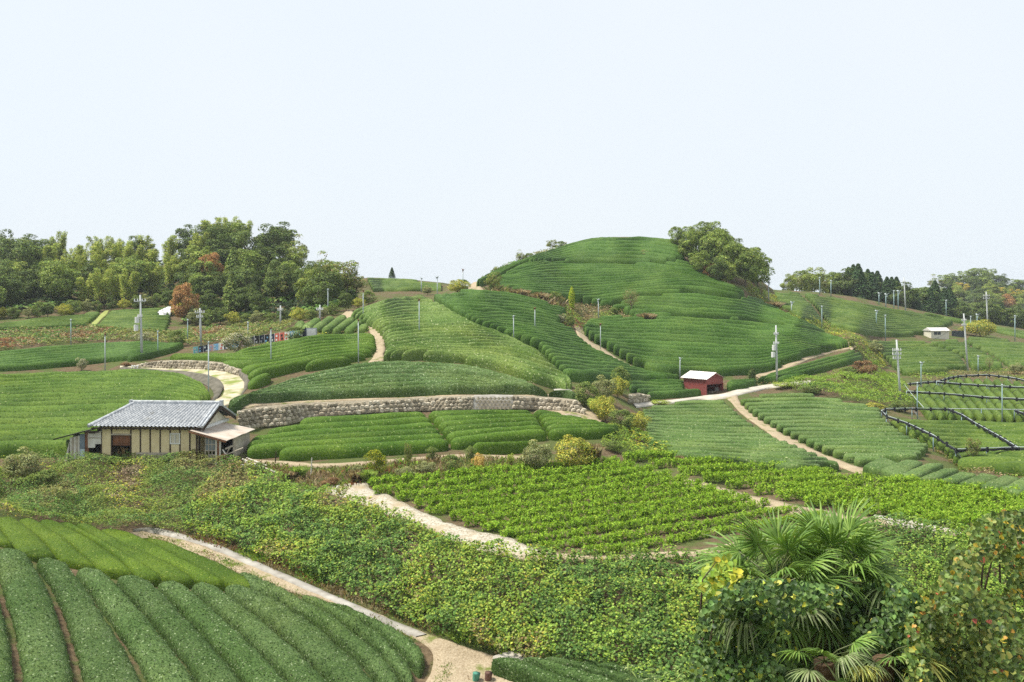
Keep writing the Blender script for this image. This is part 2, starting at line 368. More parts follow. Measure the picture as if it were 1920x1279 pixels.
def road_mat():
    m, n, b = newmat('mossy_concrete_road', 0.9, 0.1); v = pos(n)
    c = ramp(n, noise(n, v, 1.2, 5), [(0.3, (0.34, 0.30, 0.20)), (0.7, (0.56, 0.50, 0.38))])
    c = mixc(n, c, (0.20, 0.24, 0.06), ramp(n, noise(n, v, 0.55, 4), [(0.47, (0, 0, 0)), (0.62, (1, 1, 1))])); n.links.new(c, b.inputs['Base Color']); return m

ribbon('dirt_path', [(240,1001),(300,1019),(400,1052),(500,1096),(600,1126),(700,1160),(780,1196),(806,1222),(800,1262),(760,1330)], [(270,997),(330,1010),(430,1042),(540,1086),(640,1122),(740,1166),(830,1200),(920,1232),(960,1262),(990,1330)], DIRT, 0.05, n=90, m=7, rough=0.06)
ribbon('concrete_path', [(250,995),(300,1001),(400,1031),(500,1076),(600,1119),(700,1163),(780,1197)], [(282,991),(316,997),(410,1025),(512,1070),(612,1113),(712,1157),(800,1193)], CONC2, 0.10, n=70, m=3, edge=0.1)
ribbon('concrete_slab_path', [(925,1237),(1000,1252),(1090,1270),(1180,1285),(1300,1310)], [(955,1228),(1010,1240),(1100,1258),(1190,1274),(1310,1296)], CONC, 0.16, n=30, m=3, edge=0.05)
ribbon('gravel_road', [(598,914),(690,946),(765,976),(830,1004),(900,1033),(980,1050)], [(680,908),(735,938),(795,965),(865,992),(945,1013),(1010,1036)], GRAVEL, 0.10, n=70, m=6, rough=0.08)
ribbon('gravel_verge', [(980,1050),(1100,1052),(1300,1046),(1450,1026)], [(1010,1036),(1110,1044),(1300,1034),(1440,1008)], DIRT, 0.04, n=60)
ribbon('field_path', [(1285,897),(1350,914),(1477,946),(1600,968),(1700,981),(1805,1001)], [(1275,905),(1345,926),(1465,958),(1570,977),(1690,992),(1795,1010)], DIRT, 0.05, n=60)
ribbon('concrete_wheel_track', [(1640,968),(1720,981),(1805,1000)], [(1637,972),(1716,985),(1801,1004)], CONC, 0.10, n=30, m=3)
ribbon('concrete_wheel_track', [(1665,979),(1720,990),(1780,1003)], [(1662,983),(1716,994),(1776,1006)], CONC, 0.10, n=30, m=3)
ribbon('concrete_road', [(1188,759),(1290,747),(1345,741),(1405,728),(1440,722),(1520,715)], [(1192,764),(1300,751),(1362,747),(1420,733),(1450,726),(1520,718)], CONC, 0.10, n=60)
ribbon('field_path', [(1352,743),(1368,750),(1400,785),(1460,825),(1530,858),(1600,885),(1640,893)], [(1385,740),(1384,752),(1410,776),(1468,814),(1538,849),(1608,876),(1650,888)], DIRT, 0.06, n=80)
ribbon('curved_road', [(388,762),(415,743),(423,726),(412,713),(386,703),(340,697),(290,694),(225,690)], [(428,762),(452,737),(458,718),(448,704),(425,696),(385,693),(340,692),(290,690),(225,687)], road_mat(), 0.06, n=90, m=7)
ribbon('dirt_path', [(692,613),(702,640),(703,660),(690,682)], [(712,611),(722,640),(722,662),(716,682)], DIRT, 0.08, n=40)
ribbon('dirt_path', [(640,592),(664,604),(690,612)], [(652,583),(676,592),(710,608)], DIRT, 0.10, n=30)
ribbon('dirt_path', [(1077,611),(1089,640),(1124,664),(1190,698),(1240,712)], [(1091,611),(1101,636),(1136,659),(1200,695),(1245,708)], DIRT, 0.08, n=50)
ribbon('dirt_path', [(1606,644),(1540,660),(1470,685),(1415,706)], [(1606,650),(1540,666),(1475,693),(1425,712)], DIRT, 0.10, n=50)
ribbon('dirt_path', [(1560,632),(1585,640),(1612,648)], [(1565,638),(1583,648),(1600,655)], DIRT, 0.10, n=20)
ribbon('dirt_path', [(868,548),(880,536),(888,530)], [(905,545),(902,536),(898,529)], DIRT, 0.10, n=20)
ribbon('dirt_path', [(1436,548),(1434,558),(1446,569)], [(1448,546),(1444,556),(1452,568)], DIRT, 0.1, n=20)
ribbon('grass_path', [(196,584),(165,614)], [(206,583),(176,616)], simple('pale_grass', (0.30, 0.34, 0.10), (0.20, 0.22, 0.06), 2, world=True), 0.10, n=20)
ribbon('hedge_terrace_path', [(455,861),(520,866),(600,872),(700,866),(850,853),(900,855),(1010,856)], [(455,866),(520,872),(600,877),(700,871),(850,858),(900,860),(1010,862)], DIRT, 0.08, n=60)
ribbon('hedge_terrace_path', [(1010,768),(1060,770),(1110,775),(1130,790)], [(1000,776),(1060,779),(1090,785),(1115,798)], DIRT, 0.08, n=30)
ribbon('wall_top_path', [(440,763),(480,757),(560,752),(700,748),(850,742),(1040,742)], [(440,768),(480,762),(560,757),(700,751),(850,745),(1040,747)], DIRT, 0.10, n=60)
# ================================================================ tea rows
ORD = ['first','second','third','fourth','fifth','sixth','seventh','eighth','ninth','tenth','eleventh','twelfth','thirteenth','fourteenth','fifteenth','sixteenth','seventeenth','eighteenth','nineteenth','twentieth',
 'twenty-first','twenty-second','twenty-third','twenty-fourth','twenty-fifth','twenty-sixth','twenty-seventh','twenty-eighth','twenty-ninth','thirtieth','thirty-first','thirty-second','thirty-third','thirty-fourth','thirty-fifth','thirty-sixth','thirty-seventh','thirty-eighth','thirty-ninth','fortieth','forty-first','forty-second','forty-third','forty-fourth','forty-fifth','forty-sixth','forty-seventh','forty-eighth','forty-ninth','fiftieth','fifty-first','fifty-second','fifty-third','fifty-fourth']
PU = np.array([-0.98, -1.0, -0.94, -0.74, -0.40, 0, 0.40, 0.74, 0.94, 1.0, 0.98])
PH = np.array([-0.30, 0.10, 0.50, 0.82, 0.965, 1.0, 0.965, 0.82, 0.50, 0.10, -0.30])
PUs = np.array([-0.98, -1.0, -0.90, -0.55, 0, 0.55, 0.90, 1.0, 0.98]); PHs = np.array([-0.35, 0.02, 0.55, 0.90, 1.0, 0.90, 0.55, 0.02, -0.35])
PUF = np.array([-0.93, -1.0, -0.975, -0.86, -0.48, 0, 0.48, 0.86, 0.975, 1.0, 0.93]); PHF = np.array([-0.30, 0.30, 0.70, 0.92, 0.99, 1.0, 0.99, 0.92, 0.70, 0.30, -0.30])
NROWS = [0]
def sweep(cl, el, er, h, step, rough, fine, taper):
    """hedge body along a centre line with its two ground edges (all (n,3)); returns V, F and the surface grid"""
    L = np.concatenate([[0], np.cumsum(np.linalg.norm(np.diff(cl, axis=0), axis=1))])
    n = max(5, int(L[-1] / step)); t = np.linspace(0, L[-1], n)
    # closer samples at the rounded ends
    t = np.unique(np.concatenate([t, [0.04 * taper, 0.15 * taper, 0.4 * taper, 0.7 * taper], L[-1] - np.array([0.04, 0.15, 0.4, 0.7]) * taper])); t = t[(t >= 0) & (t <= L[-1])]; n = len(t)
    f = lambda a: np.stack([np.interp(t, L, a[:, k]) for k in range(3)], 1)
    c, a, b = f(cl), f(el), f(er)
    e = np.minimum(np.minimum(t, L[-1] - t) / taper, 1.0); sc = np.sqrt(np.maximum(1 - (1 - e) ** 2, 0.0)) * 0.97 + 0.03
    pu, ph = (PUF, PHF) if fine == 'flat' else (PU, PH) if fine else (PUs, PHs)
    mid = (a + b) / 2; half = (b - a) / 2 * sc[:, None]
    var = 1 + (vn(mid, 0.35, 11) - 0.5) * 0.22
    G = mid[:, None] + half[:, None] * pu[None, :, None]
    flat = np.clip(ph, 0, 1) * 0.75                              # clipped tops lie flatter than the slope
    G[..., 2] -= half[:, None, 2] * (pu * flat)[None]
    G[..., 2] += ph[None] * (h * var * (0.35 + 0.65 * sc))[:, None]
    P = G.reshape(-1, 3); nz = (vn(P, 2.2, 21) - 0.5) * 2 * rough + R.normal(0, rough * 0.45, len(P))
    out = norm(G - mid[:, None] + np.array([0, 0, 1e-3])).reshape(-1, 3); P = P + out * nz[:, None]; G = P.reshape(G.shape)
    k = len(pu); idx = np.arange(n * k).reshape(n, k)
    Fq = np.stack([idx[:-1, :-1], idx[1:, :-1], idx[1:, 1:], idx[:-1, 1:]], -1).reshape(-1, 4)
    return P, Fq, G
def surf_sample(G, dens, top=True):
    a = G[:-1, :-1]; b = G[1:, :-1]; c = G[1:, 1:]; d = G[:-1, 1:]
    nrm = np.cross(b - a, d - a); ar = np.linalg.norm(nrm, axis=-1); nn = int(ar.sum() * dens)
    if nn < 1: return np.zeros((0, 3)), np.zeros((0, 3))
    p = (ar / ar.sum()).ravel(); k = R.choice(len(p), nn, p=p); u = R.random((nn, 1)); v = R.random((nn, 1))
    A, B, Cc, Dd = [q.reshape(-1, 3)[k] for q in (a, b, c, d)]
    P = A * (1 - u) * (1 - v) + B * u * (1 - v) + Cc * u * v + Dd * (1 - u) * v
    N = norm(nrm.reshape(-1, 3)[k]); N[N[:, 2] < -0.05] *= -1
    return P, N
def offset_edges(C2, D2, x): return C2 * (1 - x) + D2 * x

def tea_field(poly, guides, counts, label, group, mat, h=0.75, fill=0.88, step=0.8, rough=0.04, fine=False, taper=0.6, wob=0.0,
              leaf=None, name='tea_row', minlen=1.5, stuff=False, cat='tea hedge', order=1, seed=0, body=True, stuff_label=None, blocks=None, drop='ramp'):
    """guides are boundary lines between blocks of rows (picture positions), counts the rows between neighbours"""
    NS = 500; gl = [rs(g, NS) for g in guides]; polys = poly if isinstance(poly[0][0], (tuple, list)) else [poly]
    rows = []
    for k, c in enumerate(counts):
        for r in range(c): rows.append((k, (r + 0.5) / c, 0.5 / c))
    total = len(rows); objs = []; stuffV = []; stuffF = []; base = 0; made = 0
    for ri, (k, fr, hw) in enumerate(rows):
        A, B = gl[k], gl[k + 1]
        wv = 0
        if wob:
            s = np.linspace(0, 1, NS)
            wv = (np.sin(s * 9 + seed + ri * 0.45) * 0.5 + np.sin(s * 23 + seed * 3 + ri * 0.21) * 0.35 + np.sin(s * 4.1 + ri * 0.13 + seed) * 0.5)[:, None] * wob * hw * 2
        start = sum(counts[:k])
        def flatc(x): return A * (1 - x - wv) + B * (x + wv)
        def cur(x):
            q = flatc(x) + 0.0; f = 1.0 - (start + x * counts[k]) / total if drop == 'ramp' else drop
            q[:, 1] += np.clip(f, 0, 1) * 0.85 * h * F * Wv(q[:, 0], q[:, 1]); return q
        c2 = flatc(fr); ins = np.zeros(NS, bool)
        for q in polys: ins |= inpoly(c2[:, 0], c2[:, 1], q)
        if len(polys) > 1:                      # a cut between the blocks: break where the block changes
            which = np.zeros(NS, int)
            for qi, q in enumerate(polys): which[inpoly(c2[:, 0], c2[:, 1], q)] = qi + 1
            ch = np.where((np.diff(which) != 0))[0]; ins[ch] = False; ins[np.minimum(ch + 1, NS - 1)] = False
        ids = np.where(ins)[0]
        if len(ids) < 4: continue
        for run in np.split(ids, np.where(np.diff(ids) > 1)[0] + 1):
            if len(run) < 4: continue
            cs = cur(fr)[run]; cl = T(cs[:, 0], cs[:, 1]); e1 = cur(fr - hw * fill)[run]; e2 = cur(fr + hw * fill)[run]
            if np.linalg.norm(np.diff(cl, axis=0), axis=1).sum() < minlen: continue
            el, er = T(e1[:, 0], e1[:, 1]), T(e2[:, 0], e2[:, 1])
            V, Fq, G = sweep(cl, el, er, h, step, rough, fine, taper)
            if stuff: stuffV.append(V); stuffF.append(Fq + base); base += len(V); continue
            cen = V.mean(0); cen[2] = V[:, 2].min(); Fs = [Fq]; mi = np.zeros(len(Fq), int); mats = [mat]; col = np.full((len(V), 3), 0.1); sm = np.ones(len(Fq), bool)
            if not body: V = V * 1; 
            if leaf:
                parts = [leaf] if isinstance(leaf, dict) else leaf
                for lf in parts:
                    P, N = surf_sample(G, lf['d']); P = P + N * R.uniform(-0.4, 1.0, (len(P), 1)) * lf.get('lift', 0.05)
                    jit = lf.get('tilt', 0.6); N2 = norm(N + R.normal(0, jit, N.shape) + np.array([0, 0, lf.get('up', 0)]))
                    cc = pal(len(P), lf['c'], lf.get('w')); cl_ = vn(P, 0.9, 31); cc = cc * (0.82 + 0.36 * cl_)[:, None]
                    lv, lfq, lc = leaves(P, N2, R.uniform(0.6, 1.2, len(P)) * lf['s'], cc, lf.get('a', 0.5))
                    Fs.append(lfq + len(V)); V = np.concatenate([V, lv]); col = np.concatenate([col, lc]); mi = np.concatenate([mi, np.ones(len(lfq), int)]); sm = np.concatenate([sm, np.zeros(len(lfq), bool)])
                mats = [mat, LEAFG]
            me = fastmesh('tea_row', V - cen, Fs, mats, mi, col if leaf else None, sm)
            o = link(name, me, None, tuple(cen)); made += 1; NROWS[0] += 1
            i = ri if order > 0 else total - 1 - ri
            tag(o, label.format(o=ORD[min(i, len(ORD) - 1)], b=blocks[which[run[len(run) // 2]] - 1] if blocks else ''), cat, group); objs.append(o)
    if stuff:
        o = link('tea_rows', fastmesh('tea_rows', np.concatenate(stuffV), [np.concatenate(stuffF)], mat, smooth=True)); tag(o, stuff_label, 'tea rows', None, 'stuff')
    return objs

M_NEAR = tea_mat('tea_pale_near', (0.030, 0.063, 0.015), (0.114, 0.175, 0.056), (0.253, 0.316, 0.170), 0.03, 11, 0.05)
M_MOWN = tea_mat('tea_mown_deep', (0.042, 0.081, 0.006), (0.108, 0.169, 0.011), (0.226, 0.258, 0.054), 0.02, 13, 0.03)
M_CLIP = tea_mat('tea_clipped', (0.037, 0.084, 0.008), (0.102, 0.177, 0.018), (0.225, 0.279, 0.091), 0.03, 9, 0.04)
M_LEFT = tea_mat('tea_left', (0.041, 0.087, 0.009), (0.121, 0.192, 0.025), (0.259, 0.297, 0.118), 0.012, 8, 0.05)
M_MOUND = tea_mat('tea_mound', (0.038, 0.076, 0.020), (0.125, 0.195, 0.066), (0.27, 0.33, 0.18), 0.05, 8, 0.06)
M_DOME = tea_mat('tea_dome', (0.055, 0.100, 0.018), (0.155, 0.225, 0.055), (0.30, 0.34, 0.16), 0.04, 6, 0.05)
M_HILL = tea_mat('tea_hill', (0.028, 0.073, 0.012), (0.091, 0.166, 0.029), (0.132, 0.199, 0.060), 0.02, 6, 0.05)
M_GREY = tea_mat('tea_grey', (0.048, 0.092, 0.021), (0.139, 0.210, 0.058), (0.298, 0.332, 0.163), 0.03, 8, 0.05)
M_FAR = tea_mat('tea_far', (0.045, 0.088, 0.017), (0.118, 0.171, 0.033), (0.164, 0.204, 0.068), 0.02, 4, 0.05)
M_FRAME = tea_mat('tea_shaded', (0.047, 0.091, 0.012), (0.123, 0.181, 0.027), (0.235, 0.282, 0.082), 0.02, 6, 0.05)

L_NEAR = dict(d=110, s=0.085, c=[(0.122, 0.187, 0.059), (0.080, 0.141, 0.036), (0.177, 0.243, 0.098), (0.278, 0.333, 0.188), (0.042, 0.081, 0.021)], w=[4, 4, 2.0, 0.35, 2.2], lift=0.05, tilt=0.7)
L_MOWN = dict(d=70, s=0.06, c=[(0.108, 0.174, 0.010), (0.075, 0.134, 0.007), (0.150, 0.210, 0.019)], w=[4, 3, 1.5], lift=0.025, tilt=0.7)
L_CLIP = dict(d=34, s=0.08, c=[(0.101, 0.177, 0.015), (0.064, 0.131, 0.010), (0.155, 0.223, 0.038)], w=[4, 3, 1], lift=0.04, tilt=0.7)
L_MOUND = dict(d=26, s=0.11, c=[(0.158, 0.202, 0.041), (0.094, 0.142, 0.022), (0.282, 0.303, 0.096)], w=[4, 3, 1.4], lift=0.08, tilt=0.8)

# ---- near left field, lower block (pale) : lines are the gaps between the rows
gA = [[(-75,1035),(-70,1150),(-60,1340)], [(-20,1020),(0,1110),(14,1150),(28,1215),(36,1279),(40,1340)], [(53,1040),(93,1093),(113,1143),(133,1207),(150,1279),(160,1340)],
      [(127,1056),(167,1107),(207,1163),(242,1215),(277,1279),(305,1340)], [(200,1073),(247,1120),(293,1173),(330,1218),(375,1279),(412,1340)], [(277,1088),(320,1123),(363,1170),(417,1227),(460,1279),(510,1340)],
      [(340,1093),(400,1140),(467,1200),(548,1279),(600,1340)], [(397,1096),(483,1153),(560,1220),(622,1279),(680,1340)], [(452,1100),(520,1125),(595,1170),(675,1235),(712,1279),(760,1340)],
      [(440,1060),(540,1108),(630,1160),(713,1222),(757,1279),(790,1330)], [(500,1080),(560,1105),(640,1146),(720,1195),(775,1245),(782,1279)], [(585,1122),(635,1142),(715,1176),(792,1210),(800,1236),(796,1256)]]
pA = [(-80,1015),(0,1020),(53,1041),(127,1057),(200,1074),(277,1089),(340,1094),(397,1097),(440,1101),(436,1062),(470,1074),(545,1108),(612,1132),(700,1160),(770,1190),(798,1212),(797,1238),(782,1266),(762,1290),(720,1340),(-80,1340)]
tea_field(pA, gA, [1] * 11, '{o} pale clipped tea row from the left in the nearest field', 'pale tea rows of the nearest field', M_NEAR, h=0.60, drop=0.75, fill=0.82, step=0.16, rough=0.055, fine=True, taper=1.1, leaf=L_NEAR)
gB = [[(-60,975),(-40,1000),(-20,1025)], [(-15,972),(0,990),(20,1013),(47,1041)], [(28,974),(77,1010),(117,1056)], [(62,976),(133,1020),(180,1063),(200,1075)], [(98,978),(177,1017),(233,1057),(267,1089)],
      [(132,983),(197,1020),(260,1057),(320,1094)], [(177,988),(240,1025),(333,1067),(383,1098)], [(250,1004),(333,1045),(400,1080),(443,1104)], [(330,1024),(417,1060),(500,1106)]]
pB = [(-80,958),(0,966),(60,972),(127,979),(177,986),(235,996),(258,1006),(300,1016),(345,1029),(430,1059),(505,1104),(470,1104),(440,1100),(397,1094),(340,1091),(277,1086),(200,1071),(127,1054),(53,1038),(0,1018),(-80,1012)]
tea_field(pB, gB, [1] * 8, '{o} deep green mown tea row on the near hill crest', 'deep green mown tea rows on the near crest', M_MOWN, h=0.50, drop=0.75, fill=0.965, step=0.2, rough=0.018, fine=True, taper=0.6, leaf=L_MOWN)
gC = [[(905,1250),(1000,1285),(1080,1320)], [(965,1243),(1050,1277),(1150,1312)], [(1000,1248),(1100,1272),(1220,1310)], [(1060,1250),(1160,1276),(1280,1305)], [(1140,1258),(1210,1275),(1340,1302)], [(1190,1262),(1270,1280),(1400,1300)]]
tea_field([(920,1245),(1000,1242),(1100,1252),(1250,1272),(1400,1300),(1340,1325),(1000,1330),(915,1270)], gC, [1, 1, 1, 1, 1], '{o} tea row beside the concrete slab path at the bottom edge', 'tea rows beside the concrete slab path', M_NEAR, h=0.7, drop=0.5, fill=0.84, step=0.18, rough=0.05, fine='flat', leaf=L_NEAR)

# ---- hedge terrace in front of the stone wall
gE = [[(440,802),(500,794),(580,781),(700,775),(800,770),(900,768),(1000,767),(1090,781)], [(440,874),(535,866),(620,861),(700,857),(845,846),(905,838),(1000,829),(1180,820)]]
pE = [[(578,781),(700,775),(790,770),(803,778),(848,846),(720,860),(590,869),(533,866),(520,860),(462,860),(460,838),(475,820),(545,799)],
      [(791,770),(900,766),(996,766),(1008,780),(1028,826),(905,842),(849,848),(804,778)], [(998,772),(1040,773),(1076,785),(1129,795),(1172,809),(1135,828),(1029,830),(1009,782)]]
tea_field(pE, gE, [6], '{o} long tea hedge from the stone wall, {b} terrace block', 'long tea hedges on the terrace', M_CLIP, h=0.8, fill=0.92, step=0.35, rough=0.022, fine=True, taper=0.7, leaf=L_CLIP, blocks=['left', 'middle', 'right'])
tea_field([(885,835),(1010,832),(1010,852),(885,852)], [[(885,836),(950,833),(1020,830)], [(885,850),(950,849),(1020,848)]], [1], 'short clipped tea hedge at the front of the terrace left of the bushes', None, M_CLIP, h=0.85, fill=0.9, step=0.3, rough=0.022, fine=True, leaf=L_CLIP)
# ---- left field behind the house
gF = [[(-120,707),(0,702),(150,695),(270,692),(340,700),(410,735)], [(-120,772),(0,770),(150,766),(300,766),(420,775)], [(-120,862),(0,859),(150,858),(300,852),(420,846)]]
pF = [(-120,702),(0,699),(150,693),(255,690),(330,700),(380,717),(397,742),(386,756),(330,772),(250,790),(190,830),(140,858),(0,861),(-120,864)]
tea_field(pF, gF, [9, 7], '{o} tea row from the top of the field behind the yellow house', 'tea rows of the field behind the house', M_LEFT, h=1.0, fill=0.83, step=0.5, rough=0.035, taper=1.2, wob=0.06, leaf=dict(d=9, s=0.12, c=[(0.13, 0.21, 0.03), (0.07, 0.14, 0.015), (0.30, 0.34, 0.14)], w=[5, 4, 0.35], lift=0.05))
gG = [[(-120,665),(0,655),(100,644),(250,636),(350,640)], [(-120,706),(60,698),(160,689),(270,676),(350,655)]]
tea_field([(-120,668),(0,660),(60,651),(130,646),(250,640),(345,648),(330,660),(270,674),(170,684),(60,694),(0,698),(-120,704)], gG, [9], '{o} tea row from the top of the upper left slope', 'tea rows of the upper left slope', M_HILL, h=0.7, step=1.0, wob=0.05)
tea_field([[(-120,622),(0,607),(100,593),(190,584),(163,611),(100,617),(0,620),(-120,628)], [(205,583),(318,575),(322,600),(312,624),(230,621),(180,615)]], [[(-120,612),(0,604),(100,590),(200,582),(320,574)], [(-120,634),(0,623),(100,619),(200,619),(320,626)]], [9], '{o} tea row from the top in the {b} plot below the bamboo wood', 'tea rows of the small field below the wood', M_FAR, h=0.6, step=1.6, blocks=['left', 'right'])
# ---- bright clipped field above the road bend
gH0 = [[(300,665),(430,665),(470,652),(530,640),(580,630),(640,627),(710,623)], [(300,676),(400,679),(440,682),(500,684),(590,664),(660,656),(712,652)], [(380,690),(440,718),(465,738),(520,714),(590,696),(650,687),(710,680)]]
pH0 = [(318,666),(430,666),(455,658),(485,652),(510,645),(540,638),(580,629),(703,624),(707,655),(694,668),(670,680),(630,688),(590,694),(530,702),(482,726),(463,737),(466,715),(458,702),(413,690),(418,682),(330,678)]
tea_field(pH0, gH0, [5, 4], '{o} bright clipped tea row from the top above the road bend', 'bright tea rows above the road bend', M_CLIP, h=0.95, fill=0.85, step=0.45, rough=0.022, fine=True, taper=1.5, leaf=dict(L_CLIP, d=14, s=0.10))
gH = [[(428,763),(470,740),(530,716),(600,695),(700,678),(800,676),(880,684),(960,706),(1045,741)], [(414,763),(460,759),(520,758),(560,754),(700,749),(850,743),(1000,743),(1050,746)]]
tea_field([(420,757),(470,737),(530,714),(600,693),(700,676),(800,674),(880,682),(960,703),(1030,737),(1000,742),(850,743),(700,749),(560,754),(500,758),(430,762)], gH, [7], '{o} pale tea row from the top on the walled mound', 'pale tea rows on the mound', M_MOUND, h=0.95, fill=0.83, step=0.4, rough=0.06, fine=True, taper=2.0, wob=0.10, leaf=L_MOUND)
tea_field([(1028,728),(1082,732),(1082,750),(1028,750)], [[(1025,735),(1050,733),(1085,738)], [(1025,748),(1050,748),(1085,748)]], [1], 'small rounded tea bush row at the right end of the wall top', None, M_MOUND, h=0.8, step=0.4, fine=True, rough=0.05, taper=1.2, leaf=L_MOUND)
# ---- dome
gI = [[(640,592),(720,562),(795,552),(835,552)], [(640,640),(715,616),(800,610),(880,612),(960,640)], [(680,682),(740,664),(820,656),(900,654),(970,655),(1045,684)], [(690,690),(800,681),(870,686),(940,697),(1000,720),(1085,742)]]
pI = [(656,588),(720,561),(795,553),(806,560),(846,585),(890,611),(950,634),(1003,652),(1032,690),(1074,726),(1055,738),(1010,720),(940,696),(870,684),(800,676),(718,676),(724,652),(718,630),(704,612),(690,602)]
tea_field(pI, gI, [9, 7, 6], '{o} yellowish tea row from the top, rounded middle hill', 'yellowish tea rows on the middle hill', M_DOME, h=1.1, fill=0.81, step=0.6, rough=0.03, taper=1.2, wob=0.08, leaf=dict(d=7, s=0.14, c=[(0.15, 0.215, 0.055), (0.09, 0.15, 0.03), (0.27, 0.31, 0.15)], w=[4, 3, 1], lift=0.05))
gI2 = [[(795,551),(880,542),(960,548),(1070,577)], [(810,590),(880,598),(1000,606),(1110,625)], [(880,640),(1000,649),(1100,666),(1200,698)], [(1000,706),(1060,716),(1150,722),(1290,724)]]
pI2 = [(812,556),(880,543),(905,542),(960,549),(1020,565),(1062,580),(1050,598),(1045,610),(1073,618),(1088,642),(1122,668),(1185,700),(1240,714),(1285,720),(1180,726),(1078,727),(1060,718),(1038,690),(1009,652),(950,630),(893,607),(846,580)]
tea_field(pI2, gI2, [9, 9, 8], '{o} green tea row from the top, middle hill right flank', 'green tea rows on the flank of the middle hill', M_HILL, h=1.2, fill=0.80, step=0.8, wob=0.14, seed=2, taper=0.6)
# ---- central hill
gJ = [[(890,525),(960,494),(1050,461),(1100,446),(1150,442),(1210,442),(1270,450),(1330,478),(1450,540)], [(880,537),(1000,499),(1100,494),(1200,498),(1300,507),(1450,560)], [(880,552),(960,541),(1080,550),(1200,541),(1300,530),(1400,550),(1600,640)],
      [(880,562),(1000,577),(1100,590),(1200,576),(1350,586),(1480,606),(1620,648)], [(1000,622),(1100,622),(1200,629),(1300,630),(1400,641),(1500,641),(1620,652)], [(1050,690),(1150,692),(1250,706),(1350,708),(1430,702),(1520,676),(1620,652)]]
pJ = [[(890,530),(950,496),(1040,462),(1100,444),(1150,440),(1210,440),(1270,448),(1285,480),(1240,490),(1150,492),(1050,488),(985,487),(930,520)],
      [(935,522),(985,491),(1050,492),(1150,496),(1240,494),(1280,485),(1330,518),(1400,552),(1385,560),(1300,548),(1200,556),(1130,575),(1080,560),(1000,556),(940,543),(915,540)],
      [(1170,585),(1140,580),(1200,560),(1300,552),(1385,564),(1410,556),(1440,575),(1500,605),(1555,630),(1480,618),(1380,600),(1290,596),(1190,600)],
      [(1092,624),(1105,606),(1150,598),(1200,604),(1290,600),(1380,604),(1480,622),(1560,636),(1592,650),(1500,675),(1430,704),(1405,712),(1300,710),(1240,706),(1195,692),(1140,656),(1105,636)]]
tea_field(pJ, gJ, [8, 10, 7, 7, 10], '{o} tea row below the central hill summit, {b} block', 'tea rows of the tall central hill', M_HILL, h=1.2, fill=0.80, step=0.9, rough=0.04, wob=0.30, seed=5, taper=0.5, blocks=['summit', 'upper', 'middle', 'lower'])
tea_field([(1415,712),(1500,683),(1590,656),(1622,660),(1612,680),(1540,698),(1490,714),(1440,717)], [[(1400,713),(1500,683),(1600,654)], [(1420,722),(1500,714),(1560,699),(1635,680)]], [4], '{o} tea row from the top in the narrow plot right of the utility pole', 'tea rows of the narrow plot by the pole', M_HILL, h=0.8, step=0.6, taper=1.5)
tea_field([[(1172,708),(1284,714),(1284,735),(1330,742),(1240,752),(1215,747),(1175,730)], [(1362,712),(1420,712),(1418,722),(1370,733),(1362,730)]], [[(1170,706),(1290,712),(1430,706)], [(1190,752),(1330,742),(1430,730)]], [5], '{o} tea row from the top just {b} of the red shed', 'tea rows beside the red shed', M_HILL, h=0.75, step=0.6, taper=1.0, blocks=['left', 'right'])
# ---- grey green flats on the right
tea_field([(1205,768),(1255,757),(1358,751),(1395,788),(1455,828),(1525,861),(1585,886),(1490,887),(1350,874),(1260,863),(1215,832)], [[(1180,756),(1300,751),(1420,748)], [(1190,866),(1350,881),(1610,894)]], [18], '{o} grey green tea row from the top, left of the diagonal path', 'grey green tea rows left of the diagonal path', M_GREY, h=0.65, fill=0.82, step=0.6, rough=0.03, fine='flat', taper=0.3, wob=0.06, leaf=dict(d=6, s=0.13, c=[(0.13, 0.20, 0.085), (0.07, 0.125, 0.045), (0.38, 0.42, 0.26)], w=[4, 3, 1.2], lift=0.04))
tea_field([(1388,751),(1440,738),(1520,738),(1600,755),(1650,766),(1655,785),(1700,825),(1742,845),(1720,866),(1640,874),(1606,874),(1540,848),(1470,812),(1412,775)], [[(1370,740),(1520,735),(1690,748)], [(1400,874),(1560,876),(1760,876)]], [18], '{o} grey green tea row from the top, right of the diagonal path', 'grey green tea rows right of the diagonal path', M_GREY, h=0.65, fill=0.82, step=0.6, rough=0.03, fine='flat', taper=0.3, wob=0.06, leaf=dict(d=6, s=0.13, c=[(0.13, 0.20, 0.085), (0.07, 0.125, 0.045), (0.38, 0.42, 0.26)], w=[4, 3, 1.2], lift=0.04))
tea_field([(1600,878),(1660,870),(1740,873),(1800,893),(1925,905),(2060,915),(2060,950),(1920,932),(1760,912),(1700,903),(1650,892)], [[(1560,908),(1620,882),(1670,858)], [(2060,975),(2120,950),(2170,925)]], [13], '{o} slanting grey tea row from the left behind the bright young tea', 'slanting grey tea rows behind the young tea', M_GREY, h=0.6, drop=0.4, fill=0.93, step=0.4, rough=0.02, fine='flat', taper=0.3, leaf=dict(d=10, s=0.10, c=[(0.13, 0.20, 0.085), (0.07, 0.125, 0.045), (0.34, 0.38, 0.22)], w=[4, 3, 1], lift=0.04))
